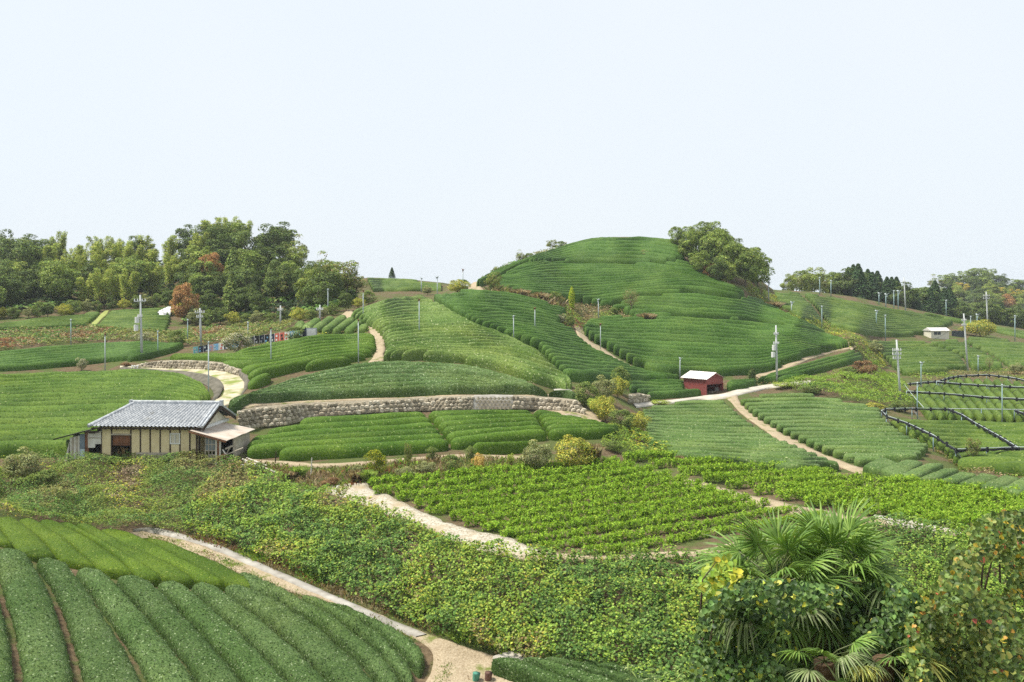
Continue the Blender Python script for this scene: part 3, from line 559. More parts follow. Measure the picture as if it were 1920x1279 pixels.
# ---- fields under the shade frames
tea_field([(1718,733),(1745,722),(1800,714),(1920,722),(2060,728),(2060,792),(1920,789),(1800,787),(1722,786)], [[(1680,712),(1712,750),(1745,792)], [(2030,716),(2070,754),(2110,796)]], [20], '{o} slanting tea row from the left under the upper shade frames', 'slanting tea rows under the shade frames', M_FRAME, h=0.85, drop=0.4, fill=0.9, step=0.6, taper=0.8)
tea_field([(1664,786),(1700,786),(1800,791),(2060,796),(2060,898),(1905,893),(1850,884),(1795,876),(1770,847),(1720,817),(1684,800)], [[(1640,784),(1800,788),(2060,794)], [(1700,888),(1850,890),(2060,900)]], [11], '{o} tea row from the top under the lower shade frames', 'tea rows under the lower shade frames', M_FRAME, h=0.9, fill=0.9, step=0.6, taper=1.2, wob=0.05)
# ---- right hills
tea_field([[(1450,547),(1500,549),(1522,572),(1546,610),(1500,600),(1462,577)], [(1506,549),(1560,557),(1700,583),(1790,603),(1740,628),(1650,634),(1636,632),(1556,614),(1528,572)]], [[(1440,542),(1560,553),(1700,579),(1820,602)], [(1440,602),(1560,620),(1650,638),(1820,632)]], [14], '{o} tea row from the top, {b} plot of the hillside left of the hut', 'tea rows of the far right hillside', M_FAR, h=0.95, fill=0.80, step=1.6, wob=0.12, blocks=['left', 'right'])
tea_field([[(1622,640),(1650,637),(1735,641),(1800,668),(1815,695),(1700,705),(1684,700),(1650,660)], [(1742,642),(1790,635),(1850,664),(1886,690),(1822,696),(1806,668)]], [[(1600,634),(1750,634),(1900,642)], [(1660,712),(1800,706),(1950,700)]], [13], '{o} tea row from the top, {b} plot of the slope below the hut', 'tea rows of the slope below the white hut', M_FAR, h=0.95, fill=0.80, step=1.4, wob=0.12, seed=3, blocks=['left', 'right'])
tea_field([(1795,634),(1850,630),(1920,642),(2060,660),(2060,700),(1892,690),(1858,664)], [[(1780,626),(1920,636),(2070,652)], [(1780,700),(1920,696),(2070,702)]], [10], '{o} tea row from the top at the far right edge beyond the frames', 'tea rows at the far right edge', M_FAR, h=0.75, step=1.5, wob=0.1)
tea_field([(1700,579),(1800,599),(1920,620),(2060,635),(2060,650),(1920,634),(1850,626),(1800,606)], [[(1690,576),(1800,596),(1920,616),(2070,634)], [(1690,586),(1800,608),(1920,636),(2070,656)]], [4], '{o} tea row from the crest of the far right ridge', 'tea rows along the far right ridge', M_FAR, h=0.7, step=1.8)
tea_field([(688,521),(760,524),(828,531),(828,546),(700,548)], [[(680,519),(760,522),(840,530)], [(680,552),(760,550),(840,548)]], [6], '{o} tea row from the top in the distant field behind the saddle', 'tea rows in the distant field', M_FAR, h=0.7, step=1.6)
tea_field([(545,612),(600,600),(645,595),(690,606),(682,620),(640,624),(575,620)], [[(520,632),(545,615),(575,594)], [(680,640),(705,622),(735,598)]], [8], '{o} small slanting tea row from the left behind the painted boards', 'small slanting tea rows behind the painted boards', M_DOME, h=0.7, drop=0.4, step=0.6, taper=1.0)

# ---- young tea (unclipped, upright shoots)
YOUNG = [(0.251, 0.410, 0.030), (0.182, 0.319, 0.023), (0.331, 0.479, 0.051), (0.091, 0.171, 0.017)]
def young_row(c2, wpx, h, label, group, dens, lush):
    """a row of separate upright leafy plants standing close together"""
    cl = T(c2[:, 0], c2[:, 1]); L = np.concatenate([[0], np.cumsum(np.linalg.norm(np.diff(cl, axis=0), axis=1))])
    if L[-1] < 1.0: return
    npl = max(2, int(L[-1] / 0.30)); tp = np.linspace(0.2, L[-1] - 0.2, npl) + R.normal(0, 0.06, npl)
    B = np.stack([np.interp(tp, L, cl[:, k]) for k in range(3)], 1) + R.normal(0, 0.04, (npl, 3)) * [1, 1, 0]
    per = int(dens); n = npl * per; k = np.repeat(np.arange(npl), per)
    hp = h * R.uniform(0.82, 1.1, npl) * (0.9 + 0.2 * vn(B, 0.4, 5)); rp = wpx * R.uniform(0.8, 1.15, npl)
    # upright shoots: leaves gathered round a few stems per plant
    ns = 12; sa = R.uniform(0, 2 * np.pi, (npl, ns)); sr = np.sqrt(R.random((npl, ns))) * 0.9; si = R.integers(0, ns, n)
    a = sa[k, si]; r = sr[k, si] * rp[k]; t = R.random(n) ** 0.62
    top = hp[k] * (1.05 - 0.35 * (sr[k, si]) ** 2)
    P = B[k] + np.stack([np.cos(a) * r * (0.55 + 0.45 * t), np.sin(a) * r * (0.55 + 0.45 * t), t * top], 1) + R.normal(0, 0.045, (n, 3))
    N = np.stack([np.cos(a) * 0.6, np.sin(a) * 0.6, np.full(n, 1.0)], 1) + R.normal(0, 0.45, (n, 3)) + np.array([0, -0.2, 0])
    col = pal(n, YOUNG, [4, 3, 2.6 * lush, 0.7])
    cen = B.mean(0); N = norm(N); tq = norm(np.cross(N, norm(R.normal(size=(n, 3)))) + np.array([0, 0, 0.35])); bq = np.cross(N, tq); sz = R.uniform(0.10, 0.19, (n, 1)); Q = P - cen
    V = np.stack([Q - tq * sz * 0.45 - bq * sz * 0.26, Q - tq * sz * 0.3 + bq * sz * 0.30, Q + tq * sz * 0.6], 1).reshape(-1, 3); Fq = np.arange(n * 3).reshape(n, 3); cc = np.repeat(col, 3, 0)
    o = link('young_tea_row', fastmesh('young_tea_row', V, [Fq], LEAF, None, cc), None, tuple(cen)); tag(o, label, 'tea row', group); NROWS[0] += 1
def young_field(poly, guides, counts, label, group, h0, h1, dens, lush):
    NS = 300; gl = [rs(g, NS) for g in guides]; tot = sum(counts); i = 0
    for k, c in enumerate(counts):
        for r in range(c):
            x = (r + 0.5) / c; c2 = gl[k] * (1 - x) + gl[k + 1] * x; ids = np.where(inpoly(c2[:, 0], c2[:, 1], poly))[0]
            if len(ids) > 5:
                run = max(np.split(ids, np.where(np.diff(ids) > 1)[0] + 1), key=len); q = i / max(1, tot - 1); h = h0 * (1 - q) + h1 * q
                young_row(c2[run], 0.45 * min(1, 0.45 + h / 1.0), h, label.format(o=ORD[i]), group, dens * (1 - 0.45 * q * (h0 > h1 + .2)), lush)
            i += 1
young_field([(684,905),(850,893),(1000,884),(1075,873),(1140,866),(1200,884),(1280,901),(1345,922),(1465,953),(1562,970),(1500,992),(1420,1006),(1320,1030),(1205,1042),(1060,1040),(1000,1032),(960,1017),(925,1003),(876,990),(842,975),(805,965),(772,953),(732,938),(702,930)],
  [[(660,908),(960,882),(1300,855)], [(640,1062),(963,1012),(1280,966),(1600,912)], [(900,1068),(1213,1036),(1400,1003),(1650,958)]], [9, 3], '{o} row of upright young tea from the back of the flat terrace', 'rows of young tea on the terrace', 0.66, 0.40, 170, 1.0)
young_field([(1148,858),(1200,872),(1350,912),(1477,943),(1603,966),(1700,979),(1803,997),(1950,1002),(2060,1000),(2060,945),(1920,933),(1750,913),(1500,886),(1400,874),(1280,862),(1200,853)],
  [[(1080,858),(1500,849),(2060,828)], [(1080,1064),(1500,1024),(2060,970)]], [13], '{o} row of bright young tea from the back of the long strip beyond the path', 'rows of young tea in the long strip', 0.66, 0.66, 165, 1.6)
print('tea rows', NROWS[0])
# ================================================================ ground cover on banks
def sample_poly(poly, n):
    """ground points in a picture polygon, evenly by ground area"""
    a = np.array(poly, float); lo, hi = a.min(0), a.max(0); out = []; got = 0
    gxs = R.uniform(lo[0], hi[0], 60000); gys = R.uniform(lo[1], hi[1], 60000); ok = inpoly(gxs, gys, poly); gxs, gys = gxs[ok], gys[ok]
    ar = np.linalg.norm(np.cross(T(gxs + 2, gys) - T(gxs - 2, gys), T(gxs, gys + 2) - T(gxs, gys - 2)), axis=1)
    ar = np.minimum(ar, np.percentile(ar, 92)); k = R.choice(len(gxs), n, p=ar / ar.sum())
    px = gxs[k] + R.normal(0, 1.5, n); py = gys[k] + R.normal(0, 1.0, n)
    area = ar.mean() / 16 * ok.mean() * (hi[0] - lo[0]) * (hi[1] - lo[1])
    return px, py, area
def poly_area(poly): return sample_poly(poly, 10)[2]
def patch_cols(P, sets, scale, seed):
    """palettes chosen by broad noise so that colours come in clumps"""
    f = vn(P, scale, seed) * 0.65 + vn(P, scale * 3.1, seed + 1) * 0.35 + R.normal(0, 0.05, len(P)); lim = np.cumsum([s[0] for s in sets]); lim = lim / lim[-1]
    r = np.argsort(np.argsort(f)) / max(1, len(f)); out = np.zeros((len(P), 3)); lo = 0
    for s, hi in zip(sets, lim):
        m = (r >= lo) & (r <= hi + 1e-9); out[m] = pal(m.sum(), s[1], s[2] if len(s) > 2 else None); lo = hi
    return out
def leaf_bank(name, poly, dens, size, sets, lump, label, cat='ground cover', asp=0.8, scale=0.25, depth=0.35, seed=1, up=0.5, mat=None, kind='stuff', maxn=200000):
    n = min(int(poly_area(poly) * dens), maxn); px, py, _ = sample_poly(poly, n); P = T(px, py); N = Tn(px, py)
    lum = (vn(P, 0.42, seed) * 0.6 + vn(P, 1.3, seed + 2) * 0.4); dep = R.random(n) ** 2
    Q = P + N * (lum * lump - dep * depth)[:, None]
    e = 0.12; g = np.stack([vn(P + np.eye(3)[k] * e, 1.5, seed + 2) - vn(P - np.eye(3)[k] * e, 1.5, seed + 2) for k in range(3)], 1)
    N2 = norm(N - g * lump * 1.6 + np.array([0, -0.12, up]) + R.normal(0, 0.42, (n, 3)))
    col = patch_cols(P, sets, scale, seed)
    V, Fq, cc = leaves(Q, N2, R.uniform(0.55, 1.25, n) * size, col, asp, 0.14, 0.1)
    o = link(name, fastmesh(name, V, [Fq], mat or LEAF, None, cc)); tag(o, label, cat, None, kind); return o
def grass_bank(name, poly, dens, ln, wd, sets, label, cat='grass', scale=0.4, seed=1, tilt=0.45, kind='stuff', maxn=120000):
    n = min(int(poly_area(poly) * dens), maxn); px, py, _ = sample_poly(poly, n); P = T(px, py)
    d = norm(np.array([0, 0, 1.0]) + R.normal(0, tilt, (n, 3))); s = norm(np.cross(d, R.normal(size=(n, 3)))); L = R.uniform(0.5, 1.2, (n, 1)) * ln * (0.5 + vn(P, 0.8, seed)[:, None])
    V = np.empty((n, 4, 3)); V[:, 0] = P - s * wd / 2; V[:, 1] = P + s * wd / 2; V[:, 2] = P + d * L * 0.6 + s * wd * 0.4; tip = P + d * L + np.stack([R.normal(0, .2, n), R.normal(0, .2, n), np.full(n, -0.12)], 1) * L; V[:, 3] = tip
    col = np.repeat(patch_cols(P, sets, scale, seed), 4, 0)
    o = link(name, fastmesh(name, V.reshape(-1, 3), [np.arange(n * 4).reshape(n, 4)], GRASS, None, col)); tag(o, label, cat, None, kind); return o

G_VIVID = [(0.258, 0.377, 0.053), (0.172, 0.286, 0.042), (0.360, 0.484, 0.091), (0.095, 0.182, 0.031)]
G_DEEP = [(0.095, 0.196, 0.044), (0.141, 0.256, 0.053), (0.063, 0.127, 0.032), (0.221, 0.330, 0.090)]
G_YEL = [(0.472, 0.496, 0.074), (0.347, 0.450, 0.074), (0.598, 0.510, 0.074), (0.205, 0.300, 0.044)]
G_DRY = [(0.36, 0.28, 0.15), (0.27, 0.19, 0.10), (0.44, 0.37, 0.22), (0.16, 0.12, 0.06)]
G_RUST = [(0.22, 0.10, 0.05), (0.30, 0.16, 0.07), (0.16, 0.07, 0.04)]
G_OLIVE = [(0.205, 0.226, 0.067), (0.284, 0.300, 0.090), (0.126, 0.150, 0.053), (0.347, 0.330, 0.134)]
leaf_bank('vine_cover', [(395,905),(440,874),(482,884),(560,922),(640,942),(760,982),(825,1008),(900,1037),(980,1052),(1100,1051),(1300,1046),(1450,1026),(1560,1005),(1660,985),(1800,1004),(1960,1012),(2250,1012),(2250,1330),(1300,1330),(1175,1279),(1012,1246),(922,1226),(832,1194),(742,1156),(642,1111),(542,1070),(432,1028),(342,998),(360,950)],
  330, 0.135, [(3.4, G_VIVID), (3.4, G_DEEP), (2.6, G_VIVID + [(0.30, 0.36, 0.05)]), (0.25, G_YEL), (0.35, G_OLIVE + [(0.3, 0.2, 0.1)])], 1.25, 'dense green vine cover hanging down the steep bank beside the path', 'vine cover', 0.85, 0.22, 0.75, 3)
leaf_bank('bank_scrub', [(-120,892),(0,878),(60,868),(160,862),(300,860),(420,862),(452,880),(410,905),(372,950),(346,1002),(290,1002),(235,1008),(177,1000),(127,994),(0,982),(-120,975)],
  190, 0.13, [(1.2, G_OLIVE), (2.4, G_DEEP), (3.0, [(0.19, 0.27, 0.05), (0.26, 0.32, 0.07), (0.12, 0.18, 0.04)]), (0.4, G_YEL), (0.5, [(0.25, 0.19, 0.12), (0.34, 0.27, 0.18), (0.16, 0.11, 0.07)])], 1.3, 'mixed green and browning scrub on the bank below the yellow house', 'scrub', 0.7, 0.28, 0.35, 9)
grass_bank('dry_grass', [(450,866),(600,880),(720,868),(860,858),(1010,862),(1100,872),(1000,884),(850,896),(690,908),(640,925),(590,918),(540,905),(490,886)], 60, 0.35, 0.03, [(2, G_DRY), (2, G_OLIVE), (1.2, G_VIVID), (0.8, G_RUST)], 'rough dry grass and weeds on the low bank behind the young tea', seed=4)
grass_bank('verge_grass', [(258,1000),(320,1012),(420,1046),(520,1094),(620,1130),(720,1164),(800,1200),(780,1204),(700,1168),(600,1130),(500,1098),(400,1054),(300,1020)], 260, 0.16, 0.02, [(2, [(0.25, 0.33, 0.03), (0.17, 0.26, 0.025)]), (1.3, G_DRY), (1.2, G_VIVID)], 'yellow green grass verge between the near tea and the concrete path', seed=6)
grass_bank('verge_weeds', [(320,1003),(430,1036),(540,1080),(640,1122),(760,1172),(860,1206),(960,1236),(1010,1250),(1000,1238),(880,1194),(770,1150),(640,1094),(540,1052),(430,1012)], 170, 0.28, 0.025, [(2, G_DRY), (1, G_RUST), (2, G_VIVID)], 'low dry weeds along the foot of the vine bank', seed=8)
grass_bank('track_grass', [(820,1248),(850,1244),(842,1268),(835,1290),(812,1290)], 300, 0.14, 0.02, [(1, [(0.22, 0.36, 0.04), (0.16, 0.28, 0.03)])], 'small bright grass patch in the dirt at the bottom edge', seed=12)
grass_bank('weeds_on_dirt', [(820,1215),(920,1240),(985,1262),(960,1300),(800,1300),(806,1240)], 14, 0.12, 0.02, [(2, G_DRY), (2, G_OLIVE), (1, G_RUST)], 'sparse small weeds on the pale dirt at the path fork', seed=14)
grass_bank('gravel_weeds', [(640,930),(760,972),(830,1000),(900,1030),(980,1050),(1200,1046),(1300,1040),(1300,1050),(980,1056),(880,1038),(760,988)], 40, 0.28, 0.03, [(2, G_DRY), (2, G_OLIVE), (1, G_YEL)], 'thin weeds along the edge of the gravel road', seed=16)
leaf_bank('grassy_mound', [(1470,722),(1500,716),(1560,711),(1640,703),(1668,708),(1700,740),(1716,766),(1640,764),(1580,756),(1530,742),(1480,734)], 60, 0.22, [(4, [(0.24, 0.36, 0.05), (0.18, 0.30, 0.04), (0.30, 0.42, 0.08)]), (1.4, G_VIVID), (0.5, G_DEEP)], 1.8, 'bright green overgrown mound between the flat field and the pole', 'overgrown mound', 0.5, 0.12, 0.3, 21)
leaf_bank('ridge_scrub', [(1395,527),(1432,546),(1480,578),(1560,610),(1640,650),(1660,690),(1640,694),(1610,662),(1560,634),(1470,592),(1405,552)], 30, 0.26, [(1.2, G_YEL), (2, G_OLIVE), (2.5, G_VIVID), (0.8, G_DRY)], 0.9, 'yellowish scrub strip running down the right ridge of the central hill', 'scrub', 0.5, 0.2, 0.3, 23)
leaf_bank('hollow_scrub', [(1060,572),(1110,574),(1185,584),(1215,594),(1160,602),(1110,604),(1088,618),(1055,612),(1046,598)], 26, 0.28, [(2, G_DRY), (2, G_OLIVE), (1.5, G_VIVID), (0.8, G_RUST)], 0.8, 'brown and green scrub in the hollow left of the central hill', 'scrub', 0.5, 0.2, 0.3, 25)
grass_bank('pampas_strip', [(925,544),(960,550),(1010,560),(1060,572),(1050,584),(1000,568),(950,556),(920,552)], 40, 1.2, 0.10, [(3, G_DRY), (1, G_OLIVE)], 'strip of tall dry grass along the foot of the central hill', seed=27, tilt=0.3)
leaf_bank('hillside_scrub', [(-120,640),(-120,628),(0,622),(100,620),(180,618),(312,626),(400,618),(560,602),(545,614),(440,642),(352,650),(250,638),(130,645),(60,650),(0,660),(-120,668)], 26, 0.32, [(2, G_OLIVE), (2, G_DEEP), (1.2, G_DRY), (0.6, G_RUST)], 1.0, 'mixed scrub belt between the small field and the left slope', 'scrub', 0.6, 0.2, 0.3, 29)
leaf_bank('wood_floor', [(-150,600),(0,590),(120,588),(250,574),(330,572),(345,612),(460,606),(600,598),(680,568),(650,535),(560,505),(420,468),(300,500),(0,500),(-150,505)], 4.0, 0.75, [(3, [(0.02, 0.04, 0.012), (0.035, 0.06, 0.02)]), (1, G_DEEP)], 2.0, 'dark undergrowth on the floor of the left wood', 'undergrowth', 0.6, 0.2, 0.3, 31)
leaf_bank('corner_scrub', [(1140,800),(1175,806),(1215,822),(1262,852),(1235,862),(1190,856),(1150,850),(1128,834)], 60, 0.22, [(2, [(0.24, 0.32, 0.05), (0.17, 0.26, 0.04)]), (2, G_VIVID), (1, G_YEL), (0.6, G_DEEP)], 0.9, 'yellow green overgrown corner at the right end of the hedge terrace', 'overgrown corner', 0.6, 0.3, 0.3, 33)
leaf_bank('summit_scrub', [(905,524),(960,496),(1010,476),(1060,459),(1066,464),(1010,484),(960,504),(910,532)], 10, 0.45, [(2, G_OLIVE), (2, G_DEEP)], 1.2, 'ragged scrub along the left skyline of the central hill', 'scrub', 0.5, 0.2, 0.3, 35)
leaf_bank('cutting_weeds', [(1330,724),(1400,712),(1440,706),(1520,716),(1440,720),(1400,728)], 20, 0.2, [(2, G_DRY), (1, G_OLIVE)], 0.4, 'dry weeds on the cut bank right of the shed', 'weeds', 0.5, 0.3, 0.2, 37)
leaf_bank('gap_weeds', [(1660,790),(1690,806),(1740,838),(1772,860),(1800,884),(1860,892),(1930,902),(1930,895),(1800,872),(1765,840),(1700,805),(1668,784)], 24, 0.22, [(2, G_DRY), (1.6, G_OLIVE), (1.4, G_VIVID)], 0.4, 'weedy strip between the grey tea and the shade frames', 'weeds', 0.5, 0.4, 0.2, 39)
leaf_bank('frame_bank_scrub', [(1690,700),(1800,698),(1920,694),(2060,702),(2060,716),(1920,716),(1800,710),(1720,716)], 16, 0.25, [(2, G_DRY), (2, G_OLIVE), (1, G_VIVID)], 0.7, 'dry scrub bank above the upper shade frames', 'scrub', 0.5, 0.2, 0.3, 41)
leaf_bank('roadside_scrub', [(440,655),(500,645),(560,632),(600,622),(690,618),(700,624),(600,628),(540,640),(470,655)], 20, 0.22, [(2, G_VIVID), (1, G_DRY), (1, G_YEL)], 0.4, 'weeds along the foot of the painted boards', 'weeds', 0.5, 0.3, 0.3, 43)

# ================================================================ trees
def tube_np(pts, rad, n=6):
    mb = MB(); mb.tube(pts, rad, n); return mb
def crown_round(seed, rx, rz, cz, nl, per, size, cols, w=None, droop=0.0, hollow=0.62, lr=0.42):
    rg = np.random.default_rng(seed); d = norm(rg.normal(size=(nl, 3))); d[:, 2] = d[:, 2] * 0.9 + 0.12
    c = d * (hollow + rg.random((nl, 1)) * (0.95 - hollow)) * [rx, rx, rz] * rg.uniform(0.75, 1.12, (nl, 1)); rr = rx * lr * rg.uniform(0.7, 1.3, nl)
    k = np.repeat(np.arange(nl), per); n = len(k); u = norm(rg.normal(size=(n, 3)) + norm(c)[k] * 0.7 + [0, 0, 0.35]); r = rr[k] * (0.45 + 0.6 * rg.random(n) ** 0.5)
    P = c[k] + u * r[:, None] * [1, 1, 0.8]; P[:, 2] += cz; N = u + np.array([0, 0, 0.5]) + rg.normal(0, 0.45, (n, 3))
    lob = rg.uniform(0.75, 1.3, nl); col = pal(n, cols, w) * lob[k][:, None]
    return leaves(P, N, rg.uniform(0.6, 1.3, n) * size, col, 0.7, 0.15, 0.1)
def limbs(seed, h, r, top, n=5, spread=1.2, kink=0.15):
    rg = np.random.default_rng(seed); mb = MB(); pts = [(0, 0, -0.4)]
    for i in range(1, 6): pts.append((rg.normal(0, kink) * i / 5, rg.normal(0, kink) * i / 5, h * i / 5))
    mb.tube(pts, [r * (1 - 0.13 * i) for i in range(6)], 7)
    for i in range(n):
        a = 2 * math.pi * i / n + rg.uniform(-0.4, 0.4); s = pts[3 + i % 3]; e = (s[0] + math.cos(a) * spread, s[1] + math.sin(a) * spread, s[2] + (top - h) * rg.uniform(0.5, 0.9) + 0.3)
        m = tuple((s[k] + e[k]) / 2 + (0.15 if k == 2 else 0) for k in range(3)); mb.tube([s, m, e], [r * 0.5, r * 0.33, r * 0.12], 5)
    return mb
def make_tree(kind, seed, cols, w=None):
    """returns (crown mesh, trunk mesh) about 8 m tall"""
    rg = np.random.default_rng(seed)
    if kind == 'broad': V, Fq, cc = crown_round(seed, 2.7, 3.6, 4.3, 32, 150, 0.33, cols, w); tr = limbs(seed, 4.2, 0.19, 7, 6, 1.7)
    elif kind == 'loose': V, Fq, cc = crown_round(seed, 2.5, 3.0, 5.0, 24, 70, 0.32, cols, w, hollow=0.5, lr=0.34); tr = limbs(seed, 4.6, 0.15, 7.4, 8, 1.8)
    elif kind == 'shrub': V, Fq, cc = crown_round(seed, 2.6, 2.9, 3.0, 28, 150, 0.29, cols, w, lr=0.46); tr = limbs(seed, 2.2, 0.14, 5, 6, 1.4)
    elif kind == 'conifer':
        n = 2500; z = rg.random(n) ** 0.75; h = 0.9 + z * 8.1; rr = 1.95 * (1 - z) ** 0.8 + 0.1; nb = 14; a = (rg.integers(0, nb, n) + np.floor(z * 12) * 0.37) * 2 * np.pi / nb + rg.normal(0, 0.14, n)
        r = rr * (0.35 + 0.7 * rg.random(n) ** 0.6) * (0.85 + 0.3 * rg.random(n)); P = np.stack([np.cos(a) * r, np.sin(a) * r, h - 0.28 * r], 1)
        N = np.stack([np.cos(a), np.sin(a), np.full(n, 0.75)], 1) + rg.normal(0, 0.35, (n, 3)); V, Fq, cc = leaves(P, N, rg.uniform(0.3, 0.6, n), pal(n, cols, w), 0.55, 0.1, 0.15)
        tr = MB().tube([(0, 0, -0.4), (0, 0, 4), (0, 0, 8.8)], [0.2, 0.13, 0.03], 7)
    elif kind == 'bamboo':
        Vs = []; Fs = []; Cs = []; tr = MB(); base = 0
        for s in range(9):
            a = rg.uniform(0, 2 * np.pi); b = rg.uniform(0.3, 1.2); ph = rg.uniform(6.3, 8.6); ln = rg.uniform(0.6, 1.7); x0, y0 = math.cos(a) * b * 0.6, math.sin(a) * b * 0.6
            f = lambda t: np.stack([x0 + math.cos(a) * ln * t ** 2.4, y0 + math.sin(a) * ln * t ** 2.4, ph * (t - 0.10 * t ** 5)], -1)
            tt = np.linspace(0, 1, 6); tr.tube([tuple(p) for p in f(tt)], [0.06, 0.055, 0.05, 0.04, 0.03, 0.01], 5)
            n = 560; t = 0.25 + 0.68 * rg.random(n) ** 0.7; rad = 0.95 * (1.12 - t) ** 0.75 + 0.14; aa = rg.uniform(0, 2 * np.pi, n); r = rad * rg.random(n) ** 0.5
            P = f(t) + np.stack([np.cos(aa) * r, np.sin(aa) * r, -0.35 * r], 1) + rg.normal(0, .05, (n, 3)); N = np.stack([np.cos(aa) * 0.7, np.sin(aa) * 0.7, np.full(n, 0.8)], 1) + rg.normal(0, 0.3, (n, 3))
            cs = pal(n, cols, w) * (0.7 + 0.5 * t)[:, None] ** 0 * rg.uniform(0.8, 1.2); v, q, c = leaves(P, N, rg.uniform(0.18, 0.36, n), cs, 0.36, 0.05, 0.35); Vs.append(v); Fs.append(q + base); Cs.append(c); base += len(v)
        V, Fq, cc = np.concatenate(Vs), np.concatenate(Fs), np.concatenate(Cs)
    elif kind == 'column':
        n = 1600; z = rg.random(n); h = 0.3 + z * 7.6; rr = 0.95 * np.minimum(1, (1 - z) * 3) ** 0.6 * (0.75 + 0.25 * np.sin(z * 3)); a = rg.uniform(0, 2 * np.pi, n); r = rr * (0.75 + 0.3 * rg.random(n))
        P = np.stack([np.cos(a) * r, np.sin(a) * r, h], 1); N = np.stack([np.cos(a), np.sin(a), np.full(n, 0.4)], 1) + rg.normal(0, 0.4, (n, 3)); V, Fq, cc = leaves(P, N, rg.uniform(0.3, 0.55, n), pal(n, cols, w), 0.5); tr = MB().tube([(0, 0, -0.3), (0, 0, 5)], [0.16, 0.05], 6)
    elif kind == 'bare':
        tr = limbs(seed, 4.0, 0.15, 7.5, 10, 2.0, 0.3); n = 700; d = norm(rg.normal(size=(n, 3))); P = d * rg.uniform(0.6, 1, (n, 1)) * [2.4, 2.4, 2.6] + [0, 0, 5.2]; V, Fq, cc = leaves(P, d + rg.normal(0, .4, (n, 3)), rg.uniform(0.2, 0.5, n), pal(n, cols, w), 0.22)
    elif kind == 'grass':
        n = 900; a = rg.uniform(0, 2 * np.pi, n); L = rg.uniform(3, 7.5, n); o = rg.uniform(0.2, 1.0, n); bx = rg.normal(0, 0.5, (n, 2)); V = np.empty((n, 4, 3)); dx = np.stack([np.cos(a), np.sin(a)], 1); sd_ = np.stack([-np.sin(a), np.cos(a)], 1) * 0.09
        V[:, 0, :2] = bx - sd_; V[:, 0, 2] = 0; V[:, 1, :2] = bx + sd_; V[:, 1, 2] = 0; m = bx + dx * (o * L * 0.25)[:, None]; V[:, 2, :2] = m + sd_; V[:, 2, 2] = L * 0.7; V[:, 3, :2] = bx + dx * (o * L * 0.62)[:, None]; V[:, 3, 2] = L * (1 - 0.25 * o)
        cc = np.repeat(pal(n, cols, w), 4, 0); V = V.reshape(-1, 3); Fq = np.arange(n * 4).reshape(n, 4); tr = None
    cm = fastmesh('crown', V, [Fq], LEAF if kind != 'grass' else GRASS, None, cc); tm = None
    if tr is not None: tm = bpy.data.meshes.new('trunk'); tm.from_pydata(tr.v, [], tr.f); tm.materials.append(BARK)
    return cm, tm
DARK = [(0.109, 0.161, 0.051), (0.154, 0.222, 0.061), (0.220, 0.274, 0.085), (0.081, 0.118, 0.043)]
MID = [(0.187, 0.260, 0.066), (0.250, 0.338, 0.079), (0.336, 0.403, 0.106), (0.134, 0.194, 0.047)]
LITE = [(0.277, 0.357, 0.084), (0.370, 0.420, 0.105), (0.208, 0.273, 0.063)]
BAMB = [(0.281, 0.373, 0.069), (0.411, 0.472, 0.097), (0.206, 0.296, 0.059), (0.519, 0.511, 0.129)]
ORNG = [(0.450, 0.250, 0.112), (0.350, 0.175, 0.088), (0.525, 0.338, 0.150)]
BROWN = [(0.312, 0.237, 0.125), (0.225, 0.175, 0.088), (0.400, 0.325, 0.163)]
CEDR = [(0.046, 0.095, 0.038), (0.074, 0.137, 0.050), (0.105, 0.172, 0.063)]
KIT = {}
def kit(key, kind, seed, cols, w=None): KIT.setdefault(key, []).append(make_tree(kind, seed, cols, w))
for i in range(3): kit('dark', 'broad', 10 + i, DARK)
for i in range(2): kit('mid', 'broad', 20 + i, MID)
for i in range(2): kit('lite', 'broad', 30 + i, LITE)
for i in range(2): kit('loose', 'loose', 40 + i, MID + BROWN[:1] + [(0.26, 0.24, 0.08)])
for i in range(3): kit('bamboo', 'bamboo', 50 + i, BAMB)
for i in range(2): kit('cedar', 'conifer', 60 + i, CEDR)
kit('conifer', 'conifer', 65, MID); kit('rust', 'conifer', 66, ORNG); kit('gold', 'broad', 67, [(0.620, 0.527, 0.088), (0.590, 0.421, 0.088), (0.369, 0.351, 0.088)]); kit('orange', 'broad', 68, ORNG)
kit('shrub', 'shrub', 70, DARK + MID); kit('shrublite', 'shrub', 71, [(0.369, 0.474, 0.088), (0.258, 0.369, 0.070), (0.516, 0.527, 0.105)]); kit('shrubgrey', 'shrub', 72, [(0.276, 0.298, 0.132), (0.184, 0.220, 0.097), (0.387, 0.386, 0.176)])
kit('shrubyel', 'shrub', 73, [(0.479, 0.474, 0.088), (0.313, 0.369, 0.070), (0.620, 0.527, 0.105), (0.184, 0.246, 0.053)]); kit('shrubpink', 'shrub', 74, [(0.442, 0.386, 0.246), (0.221, 0.263, 0.105), (0.620, 0.620, 0.491), (0.166, 0.211, 0.088)]); kit('shruborange', 'shrub', 75, [(0.620, 0.491, 0.140), (0.620, 0.421, 0.176), (0.553, 0.386, 0.123)])
kit('column', 'column', 76, [(0.553, 0.620, 0.053), (0.405, 0.527, 0.053)]); kit('columndark', 'column', 77, DARK); kit('bare', 'bare', 78, BROWN); kit('pampas', 'grass', 79, G_DRY); kit('fern', 'grass', 80, [(0.369, 0.491, 0.105), (0.258, 0.351, 0.088)]); kit('shrubrust', 'shrub', 81, G_RUST + G_DRY[:2])
kit('citrus', 'shrub', 82, [(0.221, 0.298, 0.035), (0.332, 0.351, 0.035), (0.608, 0.527, 0.035), (0.129, 0.193, 0.026)], [4, 3, 1.4, 3])
TN = [0]
